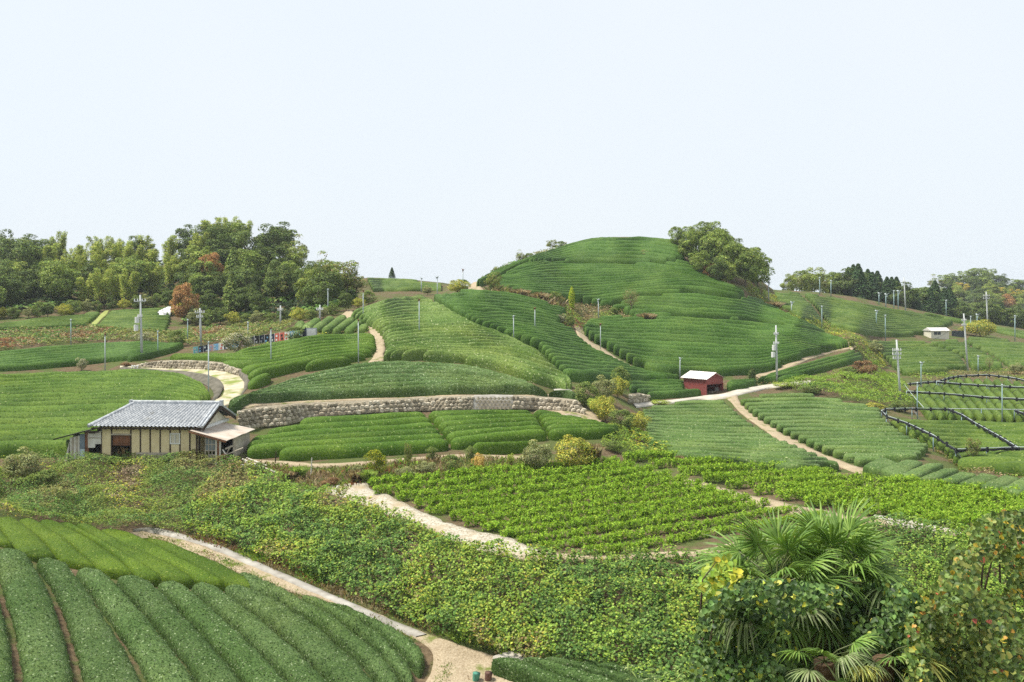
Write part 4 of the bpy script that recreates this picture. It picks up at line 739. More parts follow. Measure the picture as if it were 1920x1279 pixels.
def plant(key, px, py, hpx, wk=1.0, label=None, cat='tree', group=None, name='tree', dz=0.0, D=None, var=None):
    p = T(px, py) if D is None else ray(px, py, D); H = hpx * p[1] / F; s = H / 8.0; v = KIT[key][(TN[0] if var is None else var) % len(KIT[key])]; TN[0] += 1
    e = empty(name, (float(p[0]), float(p[1]), float(p[2]) + dz), random.uniform(0, 6.28)); e.scale = (s * wk, s * wk, s)
    link('crown' if key not in ('pampas', 'fern') else 'blades', v[0], e)
    if v[1] is not None: link('trunk', v[1], e)
    tag(e, label, cat, group); return e
def wood(poly, step, keys, w, h, label, group, jit=0.38, name='tree', D=None, wk=(1.0, 1.35)):
    a = np.array(poly, float); y = a[:, 1].min(); r = 0; n = 0
    while y <= a[:, 1].max() + 1:
        x = a[:, 0].min() + (step * 0.5 if r % 2 else 0)
        while x <= a[:, 0].max():
            qx, qy = x + random.uniform(-1, 1) * step * jit, y + random.uniform(-1, 1) * step * jit * 0.5
            if inpoly(np.array([qx]), np.array([qy]), poly)[0]:
                k = random.choices(range(len(keys)), w)[0]; plant(keys[k], qx, qy, random.uniform(*h), random.uniform(*wk), label[k], 'tree' if keys[k] != 'bamboo' else 'bamboo', group[k], name if keys[k] != 'bamboo' else 'bamboo_clump', D=D); n += 1
            x += step
        y += step * 0.52; r += 1
    return n
GB = 'bamboo clumps of the left wood'; GD = 'trees of the left wood'
nb = wood([(70,500),(200,493),(300,500),(345,500),(340,545),(318,570),(230,576),(110,588),(90,560)], 32, ['bamboo', 'mid', 'dark'], [8, 1.2, 0.7], (58, 84), ['feathery yellow green bamboo clump in the left wood', 'mid green round tree among the bamboo', 'dark evergreen standing among the bamboo'], [GB, GD + ' among bamboo', GD + ' dark among bamboo'])
nb += wood([(-140,600),(-140,505),(60,500),(95,540),(80,592),(0,594)], 34, ['dark', 'mid', 'lite'], [6, 3, 1], (56, 84), ['dark evergreen tree at the left edge of the wood', 'mid green tree at the left edge of the wood', 'light green tree at the left edge of the wood'], [GD + ' left edge dark', GD + ' left edge mid', GD + ' left edge light'])
nb += wood([(345,470),(420,455),(470,468),(440,500),(350,512)], 30, ['bamboo', 'dark', 'mid'], [5, 2, 2], (62, 84), ['bamboo clump near the hilltop of the left wood', 'dark tree on the hilltop of the left wood', 'mid green tree on the hilltop of the left wood'], [GB + ' near top', GD + ' dark hilltop', GD + ' mid hilltop'])
nb += wood([(352,600),(350,515),(440,498),(520,482),(560,505),(640,535),(668,560),(600,594),(460,606)], 36, ['dark', 'mid', 'conifer', 'loose', 'lite'], [7, 3, 2.2, 1.2, 0.8], (48, 74), ['dark evergreen on the right part of the left wood', 'mid green tree on the right part of the left wood', 'pointed conifer on the right part of the left wood', 'thinning brownish tree on the right part of the left wood', 'light green tree on the right part of the left wood'], [GD + ' right dark', GD + ' right mid', GD + ' right conifers', GD + ' right thinning', GD + ' right light'])
WE = rs([(-90,606),(0,600),(110,596),(230,582),(330,578),(352,612),(460,612),(600,602),(690,572)], 36)
for i, q in enumerate(WE): plant(['shrub', 'shrubgrey', 'shrub', 'dark', 'shrubyel'][i % 5], q[0] + random.uniform(-6, 6), q[1] - 2, random.uniform(24, 40), random.uniform(1.0, 1.4), ['dark bush at the foot of the left wood', 'pale bush at the foot of the left wood', 'dark bush at the foot of the left wood', 'low dark tree at the foot of the left wood', 'yellowish bush at the foot of the left wood'][i % 5], 'bush', 'bushes along the foot of the left wood ' + 'abacd'[i % 5], name='bush')
plant('orange', 345, 606, 74, 0.85, 'rusty orange tree at the front edge of the left wood', 'tree'); plant('orange', 398, 545, 70, 0.9, 'pale orange brown tree above the rusty front tree', 'tree')
for x, y, h in ((612, 566, 88), (650, 566, 84), (668, 566, 60)): plant('loose', x, y, h, 1.0, 'loose crowned tree at the right end of the left wood', 'tree', 'loose trees ending the left wood')
wood([(1285,478),(1330,495),(1400,530),(1428,535),(1420,545),(1370,530),(1310,500)], 34, ['dark', 'mid', 'loose', 'lite'], [4, 4, 2, 1.4], (55, 84), ['dark tree of the grove on the central hill ridge', 'mid green tree of the grove on the central hill ridge', 'thinning tree of the grove on the central hill ridge', 'light green tree of the grove on the central hill ridge'], ['hill grove dark', 'hill grove mid', 'hill grove thinning', 'hill grove light'])
for x, y, h in ((1270, 468, 44), (1345, 488, 60), (1330, 475, 62), (1300, 472, 52)): plant('mid', x, y, h, 1.0, 'tree crowning the top of the hill grove', 'tree', 'hill grove top')
# ================================================================ buildings
PLASTER = simple('ochre_plaster', (0.70, 0.59, 0.36), (0.60, 0.49, 0.28), 1.6, 0.9, 0.1, 0.01, 6)
WOODD = simple('dark_timber', (0.06, 0.042, 0.03), (0.03, 0.022, 0.016), 4, 0.85, 0.1)
WOODP = simple('weathered_board', (0.46, 0.41, 0.33), (0.29, 0.25, 0.19), 3, 0.9, 0.1, 0.01)
WHITEP = simple('stained_white_sheet', (0.66, 0.64, 0.58), (0.44, 0.40, 0.33), 1.5, 0.75, 0.2, 0.0, 6)
RUST = simple('rusty_sheet', (0.23, 0.10, 0.05), (0.10, 0.05, 0.03), 2.0, 0.85, 0.2, 0.0, 6)
TIN = simple('pale_tin', (0.54, 0.49, 0.43), (0.38, 0.30, 0.23), 0.8, 0.6, 0.3, 0.0, 6)
STEEL = simple('galvanised_steel', (0.46, 0.52, 0.53), (0.34, 0.39, 0.40), 2, 0.5, 0.4)
POLEC = simple('pole_concrete', (0.52, 0.54, 0.53), (0.40, 0.42, 0.42), 1.5, 0.8, 0.2)
TEAL = simple('teal_steel', (0.30, 0.42, 0.43), (0.22, 0.32, 0.34), 2, 0.5, 0.4)
WHITEM = simple('white_paint', (0.74, 0.74, 0.72), (0.60, 0.60, 0.58), 2, 0.6, 0.3)
REDM = simple('oxide_red_metal', (0.27, 0.070, 0.062), (0.19, 0.05, 0.045), 1.5, 0.6, 0.3)
BLACKNET = simple('black_shade_net', (0.022, 0.024, 0.030), (0.012, 0.013, 0.016), 6, 0.9, 0.15, 0.02)
STONE = simple('wall_stone', (0.50, 0.44, 0.33), (0.30, 0.25, 0.18), 2.5, 0.95, 0.05, 0.03, 5, world=True)
STONE2 = simple('wall_stone_pale', (0.60, 0.54, 0.43), (0.38, 0.33, 0.25), 2.5, 0.95, 0.05, 0.03, 5, world=True)
STONE3 = simple('wall_stone_dark', (0.33, 0.29, 0.22), (0.18, 0.155, 0.11), 2.5, 0.95, 0.05, 0.03, 5, world=True)
GLASS, _n, _b = newmat('old_glass', 0.15, 0.5); _b.inputs['Base Color'].default_value = (0.16, 0.18, 0.19, 1)
PANE, _n, _b = newmat('papered_pane', 0.5, 0.4); _b.inputs['Base Color'].default_value = (0.55, 0.50, 0.38, 1)
def tile_mat():
    m, n, b = newmat('grey_roof_tile', 0.42, 0.5); v = objco(n)
    vo = node(n, 'ShaderNodeTexVoronoi'); vo.inputs['Scale'].default_value = 5.5; n.links.new(v, vo.inputs['Vector']); se = node(n, 'ShaderNodeSeparateColor'); n.links.new(vo.outputs['Color'], se.inputs[0])
    c = ramp(n, se.outputs[0], [(0.0, (0.30, 0.32, 0.345)), (0.6, (0.40, 0.42, 0.445)), (1.0, (0.52, 0.535, 0.55))]); n.links.new(mixc(n, c, (0.19, 0.18, 0.15), ramp(n, noise(n, v, 1.2, 5), [(0.60, (0, 0, 0)), (0.85, (1, 1, 1))])), b.inputs['Base Color']); return m
TILE = tile_mat()
def tile_slope(A, B, Cc, Dd, pitch=0.27, course=0.25, amp=0.075):
    """pantile surface: rounded columns running up the slope, stepped courses"""
    A, B, Cc, Dd = [np.array(p, float) for p in (A, B, Cc, Dd)]; nu = int(np.linalg.norm(B - A) / pitch) * 6; nvc = int(np.linalg.norm(Dd - A) / course)
    up = norm(np.cross(B - A, Dd - A)); us = np.linspace(0, 1, nu + 1); V = []; rows = []
    for c in range(nvc):
        for q in (0.0, 0.999): rows.append(((c + q) / nvc, 0.085 * (1 - q)))
    for v, stp in rows:
        x0 = A * (1 - v) + Dd * v; x1 = B * (1 - v) + Cc * v
        for k, u in enumerate(us):
            ph = (k % 6) / 6 * 2 * math.pi; V.append(x0 * (1 - u) + x1 * u + up * (stp + amp * (0.5 + 0.5 * math.cos(ph)) ** 1.3))
    idx = np.arange(len(rows) * (nu + 1)).reshape(len(rows), nu + 1); return np.array(V), np.stack([idx[:-1, :-1], idx[:-1, 1:], idx[1:, 1:], idx[1:, :-1]], -1).reshape(-1, 4)
def corrugated(mb, A, B, Cc, Dd, pitch=0.12, amp=0.02, th=0.01):
    A, B, Cc, Dd = [np.array(p, float) for p in (A, B, Cc, Dd)]; n = max(4, int(np.linalg.norm(B - A) / pitch) * 2); up = norm(np.cross(B - A, Dd - A)); V = []
    for e0, e1 in ((A, B), (Dd, Cc)):
        for s in (0, -th):
            for k in range(n + 1): V.append(e0 + (e1 - e0) * k / n + up * ((amp if k % 2 else -amp) + s))
    m = n + 1; Fs = []
    for k in range(n): Fs += [(k, k + 1, 2 * m + k + 1, 2 * m + k), (m + k + 1, m + k, 3 * m + k, 3 * m + k + 1), (k + 1, k, m + k, m + k + 1), (2 * m + k, 2 * m + k + 1, 3 * m + k + 1, 3 * m + k)]
    return mb.add(V, Fs)
def part(name, mat, parent, *boxes, smooth=False):
    mb = MB()
    for a, b in boxes: mb.box(a, b)
    return mb.build(name, mat, parent, smooth)

hb = V3(190, 862); H = empty('farmhouse', hb, -0.07); tag(H, 'old farmhouse with ochre plaster walls and grey tiled roof', 'house')
Lh, Wd = 6.86, 5.6
ZE, ZR = 2.28, 3.5
def tiles(name, *q):
    V, Fq = tile_slope(*q); return link(name, fastmesh(name, V, [Fq], TILE, smooth=True), H)
xe0, xr0, xr1 = -0.62, 1.05, 7.35
tiles('tile_roof_slope', (xe0, -0.5, ZE), (xr1, -0.5, ZE), (xr1, 2.8, ZR), (xr0, 2.8, ZR)); tiles('tile_roof_slope', (xr1, 6.1, ZE), (xe0, 6.1, ZE), (xr0, 2.8, ZR), (xr1, 2.8, ZR))
tiles('tile_roof_hip', (xe0, 6.1, ZE), (xe0, -0.5, ZE), (xr0, 2.76, ZR), (xr0, 2.84, ZR))
mb = MB(); mb.box((xr0 - 0.15, 2.66, ZR), (xr1 + 0.02, 2.94, ZR + 0.2)); mb.tube([(xr0 - 0.25, 2.8, ZR + 0.22), (xr1 + 0.1, 2.8, ZR + 0.22)], 0.1, 10); mb.box((xr1 - 0.02, 2.6, ZR - 0.02), (xr1 + 0.16, 3.0, ZR + 0.36)); mb.box((xr0 - 0.3, 2.62, ZR), (xr0 - 0.12, 2.98, ZR + 0.34)); mb.build('ridge_cap', TILE, H)
for y0, ye in ((-0.5, -0.55), (6.1, 6.15)): MB().tube([(xe0 - .03, ye, ZE + 0.1), ((xe0 + xr0) / 2, (ye + 2.8) / 2, (ZE + ZR) / 2 + 0.12), (xr0, 2.8, ZR + 0.14)], [0.13, 0.11, 0.11], 8).build('hip_cap', TILE, H)
for dx in (0.0, -0.24): MB().tube([(xr1 - 0.06 + dx, -0.52, ZE + 0.11), (xr1 - 0.06 + dx, 2.8, ZR + 0.12)], 0.085, 8).tube([(xr1 - 0.06 + dx, 6.12, ZE + 0.11), (xr1 - 0.06 + dx, 2.8, ZR + 0.12)], 0.085, 8).build('verge_cap', TILE, H)
for y0, y1, z0, z1 in ((-0.5, 2.8, ZE, ZR), (6.1, 2.8, ZE, ZR)): MB().bar((xr1 - 0.02, y0, z0 - 0.10), (xr1 - 0.02, y1, z1 - 0.10), 0.05, 0.2).build('barge_board', WOODD, H)
part('eave_board', WOODD, H, ((xe0 + 0.1, -0.40, ZE - 0.12), (xr1 - 0.1, -0.34, ZE - 0.03)))
for k in range(18): part('rafter', WOODD, H, ((0.0 + k * 0.4, -0.42, ZE - 0.16), (0.06 + k * 0.4, 0.06, ZE - 0.08)))
xs = [0.0, 0.73, 2.09, 2.76, 3.45, 4.15, 4.85, 5.54, 6.23, 6.86]
for i in range(9):
    a, b = xs[i] + 0.03, xs[i + 1] - 0.03
    if i == 1: part('plaster_panel', PLASTER, H, ((a, 0, 1.80), (b, 0.12, 2.26)))
    elif i == 6: part('plaster_panel', PLASTER, H, ((a, 0, 1.84), (b, 0.12, 2.26))); part('plaster_panel', PLASTER, H, ((a, 0, -0.2), (b, 0.12, 1.14)))
    else: part('plaster_panel', PLASTER, H, ((a, 0, -0.2), (b, 0.12, 2.26)))
for x in xs: part('post', WOODD, H, ((x - 0.045, -0.03, -0.25), (x + 0.045, 0.13, 2.27)))
part('wall_beam', WOODD, H, ((-0.05, -0.035, 2.25), (Lh + 0.05, 0.14, 2.36)))
part('lintel', WOODP, H, ((0.70, -0.06, 1.70), (2.12, 0.15, 1.80))); w = MB(); corrugated(w, (0.78, 0.03, 0.98), (2.04, 0.03, 0.98), (2.04, 0.03, 1.70), (0.78, 0.03, 1.70), 0.1, 0.012); w.build('rusty_shutter', RUST, H)
wn = part('window', WHITEM, H, ((4.84, -0.05, 1.12), (5.56, 0.0, 1.19)), ((4.84, -0.05, 1.79), (5.56, 0.0, 1.86)), ((4.84, -0.05, 1.19), (4.91, 0.0, 1.79)), ((5.49, -0.05, 1.19), (5.56, 0.0, 1.79)), ((5.175, -0.04, 1.19), (5.225, 0.0, 1.79)))
part('pane', PANE, wn, ((4.91, 0.0, 1.19), (5.19, 0.02, 1.79))); part('pane', PANE, wn, ((5.21, 0.004, 1.19), (5.49, 0.024, 1.79)))
for k, z in enumerate((0.05, 0.30)): part('skirting_board', WOODP, H, ((2.45 + 0.03 * k, -0.09, z), (5.55 - 0.05 * k, -0.035, z + 0.235)))
part('foundation', STONE, H, ((-0.1, -0.07, -0.6), (0.66, 0.2, 0.12)), ((2.15, -0.05, -0.6), (Lh + 0.1, 0.2, 0.03)))
part('side_wall', PLASTER, H, ((6.78, 0.13, -0.3), (6.9, Wd, 2.26))); part('side_wall', PLASTER, H, ((-0.06, 0.13, -0.3), (0.06, Wd, 2.26))); part('rear_wall', PLASTER, H, ((0, Wd - 0.1, -0.3), (Lh, Wd + 0.02, 2.26)))
part('floor', DIRT, H, ((0.05, 0.1, -0.5), (6.8, Wd - 0.1, -0.25)))
MB().add([(6.92, 0.1, 2.2), (6.92, 5.5, 2.2), (6.92, 2.8, 3.28), (6.84, 0.1, 2.2), (6.84, 5.5, 2.2), (6.84, 2.8, 3.28)], [(0, 1, 2), (5, 4, 3), (0, 2, 5, 3), (1, 4, 5, 2), (0, 3, 4, 1)]).build('gable_panel', simple('cream_plaster', (0.70, 0.66, 0.54), (0.52, 0.46, 0.34), 1.5), H)
part('gable_beam', WHITEM, H, ((6.9, 0.0, 2.08), (7.02, 5.5, 2.28)))
mb = MB()
for k in range(40): a = R.uniform(0.9, 1.95); mb.bar((a, 0.5 + R.random() * .6, -0.2), (a + R.normal(0, .25), 0.35 + R.random() * .3, 0.35 + R.random() * 0.5), 0.03)
mb.build('straw_bundle', simple('straw', (0.52, 0.36, 0.16), (0.30, 0.19, 0.08), 5), H)
# left lean-to
w = MB(); corrugated(w, (-3.25, -0.35, 1.38), (-3.25, 4.2, 1.38), (0.02, 4.2, 2.22), (0.02, -0.35, 2.22), 0.14, 0.025, 0.03); w.build('shed_roof', simple('dark_tin', (0.09, 0.085, 0.08), (0.05, 0.05, 0.048), 1.5), H)
part('roof_edge_board', WOODD, H, ((-0.9, -0.42, 1.90), (0.02, -0.37, 2.02)))
for k in range(5): part('wall_board', WOODP if k % 2 else WHITEP, H, ((-2.22 + k * 0.14, -0.02 - 0.012 * (k % 2), -0.2), (-2.09 + k * 0.14, 0.02, 1.50 + k * 0.035)))
part('blue_board', simple('grey_blue_board', (0.20, 0.25, 0.29), (0.12, 0.15, 0.18), 2), H, ((-1.51, -0.05, 0.75), (-1.16, -0.01, 1.76))); part('wall_board', simple('pale_blue_sheet', (0.50, 0.60, 0.64), (0.36, 0.43, 0.46), 2), H, ((-1.50, -0.03, -0.2), (-1.17, 0.01, 0.74)))
part('rusty_post', RUST, H, ((-1.15, -0.03, -0.2), (-0.88, 0.03, 1.85)))
part('white_sheet', WHITEP, H, ((-0.92, -0.07, 0.82), (-0.40, -0.04, 1.80))); part('white_sheet', WHITEP, H, ((-0.39, -0.08, 1.08), (0.02, -0.05, 1.98))); part('batten', WOODP, H, ((-0.95, -0.11, 1.48), (0.05, -0.082, 1.54)))
part('bench_sheet', simple('grey_sheet', (0.30, 0.33, 0.34)), H, ((-0.8, 0.2, -0.2), (-0.1, 0.7, 0.22))); part('rear_boards', WOODD, H, ((-2.2, 3.9, -0.2), (0, 4.0, 1.6))); part('side_boards', WOODP, H, ((-2.24, 0.0, -0.2), (-2.2, 4.0, 1.42)))
MB().add([(-2.35, -0.1, -0.3), (-2.25, -0.05, 1.2), (-2.55, 0.3, -0.3), (-2.3, 0.4, 1.2), (-2.7, 0.0, -0.4)], [(0, 1, 3, 2), (0, 4, 1), (4, 2, 3)]).build('torn_sheet', WHITEP, H)
# right lean-to
w = MB(); corrugated(w, (6.55, -0.95, 2.16), (6.55, 4.3, 2.16), (9.35, 4.3, 1.60), (9.1, -0.95, 1.48), 0.2, 0.014, 0.03); w.v = [(x, y, z + 0.015 * math.sin(y * 3 + x)) for x, y, z in w.v]; w.build('lean_to_roof', TIN, H)
MB().bar((6.5, -0.98, 2.10), (9.1, -0.98, 1.43), 0.05, 0.09).build('roof_edge_board', RUST, H)
dr = part('lattice_door', WOODP, H, *[((7.56 + k * 0.235, -0.75, -0.1), (7.60 + k * 0.235, -0.71, 1.72)) for k in range(4)], *[((7.56, -0.76, z), (8.30, -0.72, z + 0.05)) for z in (-0.1, 0.5, 0.78, 1.2, 1.68)])
for k in range(3): part('pane', GLASS, dr, ((7.60 + k * 0.235, -0.735, 0.82), (7.79 + k * 0.235, -0.725, 1.66)))
part('door_panel', simple('grey_board', (0.24, 0.23, 0.21)), dr, ((7.60, -0.735, -0.08), (8.28, -0.725, 0.5)))
part('rusty_post', RUST, H, ((8.42, -0.8, -0.2), (8.56, -0.7, 1.58))); part('white_post', WHITEP, H, ((8.3, -0.82, -0.2), (8.41, -0.7, 1.62))); part('white_post', WHITEP, H, ((8.57, -0.81, -0.2), (8.66, -0.71, 1.55))); part('post', WOODD, H, ((6.95, -0.8, -0.2), (7.05, -0.7, 1.9)))
part('lean_to_wall', WOODP, H, ((9.0, 0.6, -0.2), (9.06, 4.0, 1.45))); part('lean_to_wall', WOODD, H, ((6.92, 3.8, -0.2), (9.0, 3.9, 1.5))); part('side_rail', WOODP, H, ((8.95, -0.75, 0.9), (9.02, 0.6, 1.0)))
# loose things by the lean-to
def bar_thing(name, p0, p1, w, mat, label, cat, h=None): o = MB().bar(p0, p1, w, h).build(name, mat); return tag(o, label, cat)
hm = Matrix.Translation(hb) @ Matrix.Rotation(-0.07, 4, 'Z')
def hp(x, y, z): return hm @ Vector((x, y, z))
bar_thing('plank', hp(8.75, -0.95, 0.0), hp(9.3, -0.6, 1.15), 0.12, WOODP, 'pale plank leaning up against the right lean-to', 'plank', 0.04); bar_thing('plank', hp(9.5, -1.0, 0.0), hp(8.8, -0.8, 0.9), 0.1, WHITEP, 'whitish plank crossing the leaning plank by the lean-to', 'plank', 0.04); bar_thing('plank', hp(8.8, -1.05, 0.45), hp(10.0, -0.2, 0.95), 0.1, WOODP, 'long plank propped level against the lean-to corner', 'plank', 0.05)
tag(MB().box(hp(9.35, -1.3, -0.1), hp(9.75, -0.9, 0.25)).build('cardboard_box', simple('pale_card', (0.62, 0.50, 0.33))), 'small pale box on the ground right of the farmhouse', 'box')
wh = MB(); c = hp(9.0, -1.15, 0.35)
for k in range(14): a0, a1 = 2 * math.pi * k / 14, 2 * math.pi * (k + 1) / 14; wh.bar(c + Vector((math.cos(a0) * 0.3, 0, math.sin(a0) * 0.3)), c + Vector((math.cos(a1) * 0.3, 0, math.sin(a1) * 0.3)), 0.05)
for k in range(4): a0 = math.pi * k / 4; wh.bar(c - Vector((math.cos(a0) * 0.3, 0, math.sin(a0) * 0.3)), c + Vector((math.cos(a0) * 0.3, 0, math.sin(a0) * 0.3)), 0.015)
tag(wh.build('cart_wheel', RUST), 'rusty spoked wheel standing among junk beside the farmhouse', 'wheel')
for k, (a, b, l) in enumerate((((455, 868), (522, 893), 'longest bleached pole lying across the bank by the farmhouse'), ((463, 866), (500, 880), 'bleached pole lying above the longest one on the bank'), ((450, 880), (492, 878), 'bleached pole lying level at the left of the pole heap'), ((460, 874), (488, 886), 'short bleached pole under the heap on the bank'))):
    mb = MB(); mb.tube([V3(*a, 0.25), V3(*b, 0.2 + 0.05 * k)], [0.06, 0.045], 6); tag(mb.build('wooden_pole', WHITEP), l, 'pole')
for a, b, l, m in (((583, 892), 34, 'white wooden stake standing on the dry bank', WHITEP), ((516, 870), 24, 'thin dark stake at the end of the hedge terrace', WOODD)):
    p = V3(*a); tag(MB().tube([p, p + Vector((0.06, 0, b * mpp(*a)))], [0.045, 0.03], 6).build('stake', m), l, 'stake')
p = V3(631, 925); mb = MB(); mb.tube([p + Vector((0, 0, -0.1)), p + Vector((0.02, 0, 0.2)), p + Vector((0.08, 0, 0.42)), p + Vector((0.16, -0.05, 0.44))], [0.08, 0.10, 0.07, 0.02], 7); tag(mb.build('white_marker', WHITEM), 'small white marker standing at the start of the gravel road', 'marker')

# red shed
sp = V3(1324, 742, -0.1); SH = empty('red_shed', sp, math.radians(38)); tag(SH, 'small dark red metal shed with white roof at the road fork', 'shed')
sw, slen, eh, rh = 2.95, 3.5, 2.05, 2.65
def shed_wall(name, A, B, z0, z1, pitch=0.22):
    w = MB(); corrugated(w, (*A, z0), (*B, z0), (*B, z1), (*A, z1), pitch, 0.018, 0.02); return w.build(name, REDM, SH)
shed_wall('side_wall', (0, slen), (0, 0), -0.3, eh); shed_wall('side_wall', (sw, 0), (sw, slen), -0.3, eh); shed_wall('rear_wall', (sw, slen), (0, slen), -0.3, eh)
MB().add([(0, 0, 1.35), (sw, 0, 1.35), (sw, 0, eh), (sw / 2, 0, rh), (0, 0, eh), (0, 0.04, 1.35), (sw, 0.04, 1.35), (sw, 0.04, eh), (sw / 2, 0.04, rh), (0, 0.04, eh)], [(0, 1, 2, 3, 4), (9, 8, 7, 6, 5), (0, 5, 6, 1), (1, 6, 7, 2), (2, 7, 8, 3), (3, 8, 9, 4), (4, 9, 5, 0)]).build('gable_wall', REDM, SH)
MB().add([(0, slen, eh), (sw, slen, eh), (sw / 2, slen, rh), (0, slen - 0.04, eh), (sw, slen - 0.04, eh), (sw / 2, slen - 0.04, rh)], [(0, 2, 1), (3, 4, 5), (0, 1, 4, 3), (1, 2, 5, 4), (2, 0, 3, 5)]).build('gable_wall', REDM, SH)
for x in (0.05, sw - 0.05): part('door_post', REDM, SH, ((x - 0.07, -0.03, -0.3), (x + 0.07, 0.1, 1.5)))
RW = simple('white_roof_sheet', (0.74, 0.70, 0.67), (0.60, 0.56, 0.53), 1.2, 0.6, 0.3)
for s in (0, 1):
    w = MB(); x0, x1 = (-0.25, sw / 2) if s == 0 else (sw + 0.25, sw / 2); q = [(x0, -0.3, eh - 0.05), (x0, slen + 0.3, eh - 0.05), (x1, slen + 0.3, rh + 0.08), (x1, -0.3, rh + 0.08)]; corrugated(w, *(q if s else [q[1], q[0], q[3], q[2]]), 0.3, 0.015, 0.03); w.build('roof_sheet', RW, SH)
part('floor_slab', CONC2, SH, ((0.05, 0.0, -0.5), (sw - 0.05, slen, -0.02))); part('stored_sacks', simple('sack', (0.33, 0.28, 0.20)), SH, ((0.3, 1.2, -0.02), (1.4, 2.2, 0.7)), ((0.5, 1.4, 0.7), (1.3, 2.1, 1.0)), ((1.6, 0.6, -0.02), (2.4, 1.3, 0.45)))
part('tool_cart', simple('cart_metal', (0.38, 0.38, 0.36)), SH, ((1.7, 0.25, 0.25), (2.5, 0.9, 0.34)), ((1.75, 0.3, -0.02), (1.82, 0.4, 0.3)), ((2.38, 0.3, -0.02), (2.45, 0.4, 0.3)), ((2.42, 0.3, 0.3), (2.46, 0.8, 0.9)))
# white hut
wp = V3(1746, 634, -0.2); WH = empty('white_hut', wp, math.radians(8)); k = wp.y / F; tag(WH, 'small white hut with dark windows on the far right hillside', 'hut'); hw_, hh_, hd_ = 36 * k, 16 * k, 26 * k
CRM = simple('cream_sheet', (0.66, 0.63, 0.52), (0.56, 0.53, 0.43), 1)
part('wall', CRM, WH, ((0, 0, -0.5), (hw_, hd_, hh_))); MB().add([(-0.15, -0.25, hh_ - 0.05), (hw_ + 0.2, -0.25, hh_ - 0.05), (hw_ + 0.2, hd_ / 2, hh_ + 0.55), (-0.15, hd_ / 2, hh_ + 0.55), (hw_ + 0.2, hd_ + 0.25, hh_ - 0.05), (-0.15, hd_ + 0.25, hh_ - 0.05)], [(0, 1, 2, 3), (3, 2, 4, 5), (1, 4, 2), (0, 3, 5), (0, 5, 4, 1)]).build('roof', simple('pale_grey_roof', (0.62, 0.60, 0.57)), WH)
for x in (0.16, 0.36): q = part('window', simple('dark_window', (0.05, 0.06, 0.07), rough=0.2), WH, ((hw_ * x, -0.04, hh_ * 0.52), (hw_ * (x + 0.17), 0.01, hh_ * 0.86)))
part('side_door', WOODD, WH, ((hw_ - 0.01, hd_ * 0.2, 0), (hw_ + 0.04, hd_ * 0.6, hh_ * 0.8)))
mb = MB(); f0 = V3(1785, 630)
for j in range(9): mb.box((f0.x + j * 0.3, f0.y + 0.1, f0.z - 0.3), (f0.x + j * 0.3 + 0.27, f0.y + 0.16, f0.z + 0.95 + 0.04 * (j % 3)))
tag(mb.build('dark_board_fence', simple('dark_board', (0.06, 0.075, 0.08))), 'dark board fence to the right of the white hut', 'fence')

# ================================================================ walls of stone
def rock(seed):
    rg = np.random.default_rng(seed); mb = MB(); mb.ball((0, 0, 0), 0.5, 6); me = bpy.data.meshes.new('stone'); V = np.array(mb.v); V = V * rg.uniform(0.75, 1.2, 3) + rg.normal(0, 0.05, V.shape); V[:, 1] *= 0.75; V = np.clip(V, -0.46, 0.46); me.from_pydata(V.tolist(), [], mb.f); me.materials.append([STONE, STONE2, STONE3][seed % 3]); return me
ROCKS = [rock(i) for i in range(9)]
DARKWALL = simple('dark_mossy_wall', (0.17, 0.155, 0.125), (0.09, 0.085, 0.065), 1.5, 0.95, 0.05, 0.02, 5, world=True)
def stone_wall(name, top, bot, label, size, off=0.25, backing=STONE3, piece='stone', stones=True, cat='wall'):
    e = empty(name, tuple(T(*bot[len(bot) // 2]))); inv = Vector(e.location)
    n = 60; a, b = rs(top, n), rs(bot, n); Q = np.stack([a, (a + b) / 2, b], 0)
    base = 1 / Wv(b[:, 0], b[:, 1]); D = np.stack([base + 0.35, base + 0.15, base - 0.05], 0) - off; P = ray(Q[..., 0], Q[..., 1], D)
    back = P[0:1].copy(); back[..., 1] += 1.0; G = np.concatenate([back, P], 0); idx = np.arange(4 * n).reshape(4, n)
    link('wall_face' if not stones else 'mortar_bed', fastmesh('wall_face', G - np.array(inv), [np.stack([idx[1:, :-1], idx[1:, 1:], idx[:-1, 1:], idx[:-1, :-1]], -1).reshape(-1, 4)], backing, smooth=False), e)
    cnt = 0
    if stones:
        L = np.concatenate([[0], np.cumsum(np.linalg.norm(np.diff(P[2], axis=0), axis=1))]); x = 0.0
        hts = np.linalg.norm(P[0] - P[2], axis=1)
        while x < L[-1]:
            hh = np.interp(x, L, hts); nr = max(1, int(round(hh / (size * 0.85)))); wd_ = size * random.uniform(0.75, 1.3)
            for r in range(nr):
                v = (r + 0.5) / nr; xx = min(L[-1], x + (wd_ * 0.5 if r % 2 else 0) + random.uniform(-0.06, 0.06)); p = [np.interp(xx, L, P[2][:, c]) * (1 - v) + np.interp(xx, L, P[0][:, c]) * v for c in range(3)]
                if cnt < 300:
                    o = link(piece, random.choice(ROCKS), e); o.location = Vector(p) - inv + Vector((0, -0.02, random.uniform(-0.04, 0.04))); s = hh / nr; o.scale = (wd_ * 1.12 * random.uniform(0.85, 1.15), 0.34, s * 1.12 * random.uniform(0.85, 1.2)); o.rotation_euler = (0, random.uniform(-0.35, 0.35), 0); cnt += 1
            x += wd_
    tag(e, label, cat); return e
stone_wall('stone_wall', [(448,771),(480,765),(560,758),(640,755),(700,752),(800,746),(888,743)], [(448,806),(500,800),(545,797),(580,783),(700,774),(800,770),(888,768)], 'long rough stone retaining wall between the mound and the hedge terrace', 0.37)
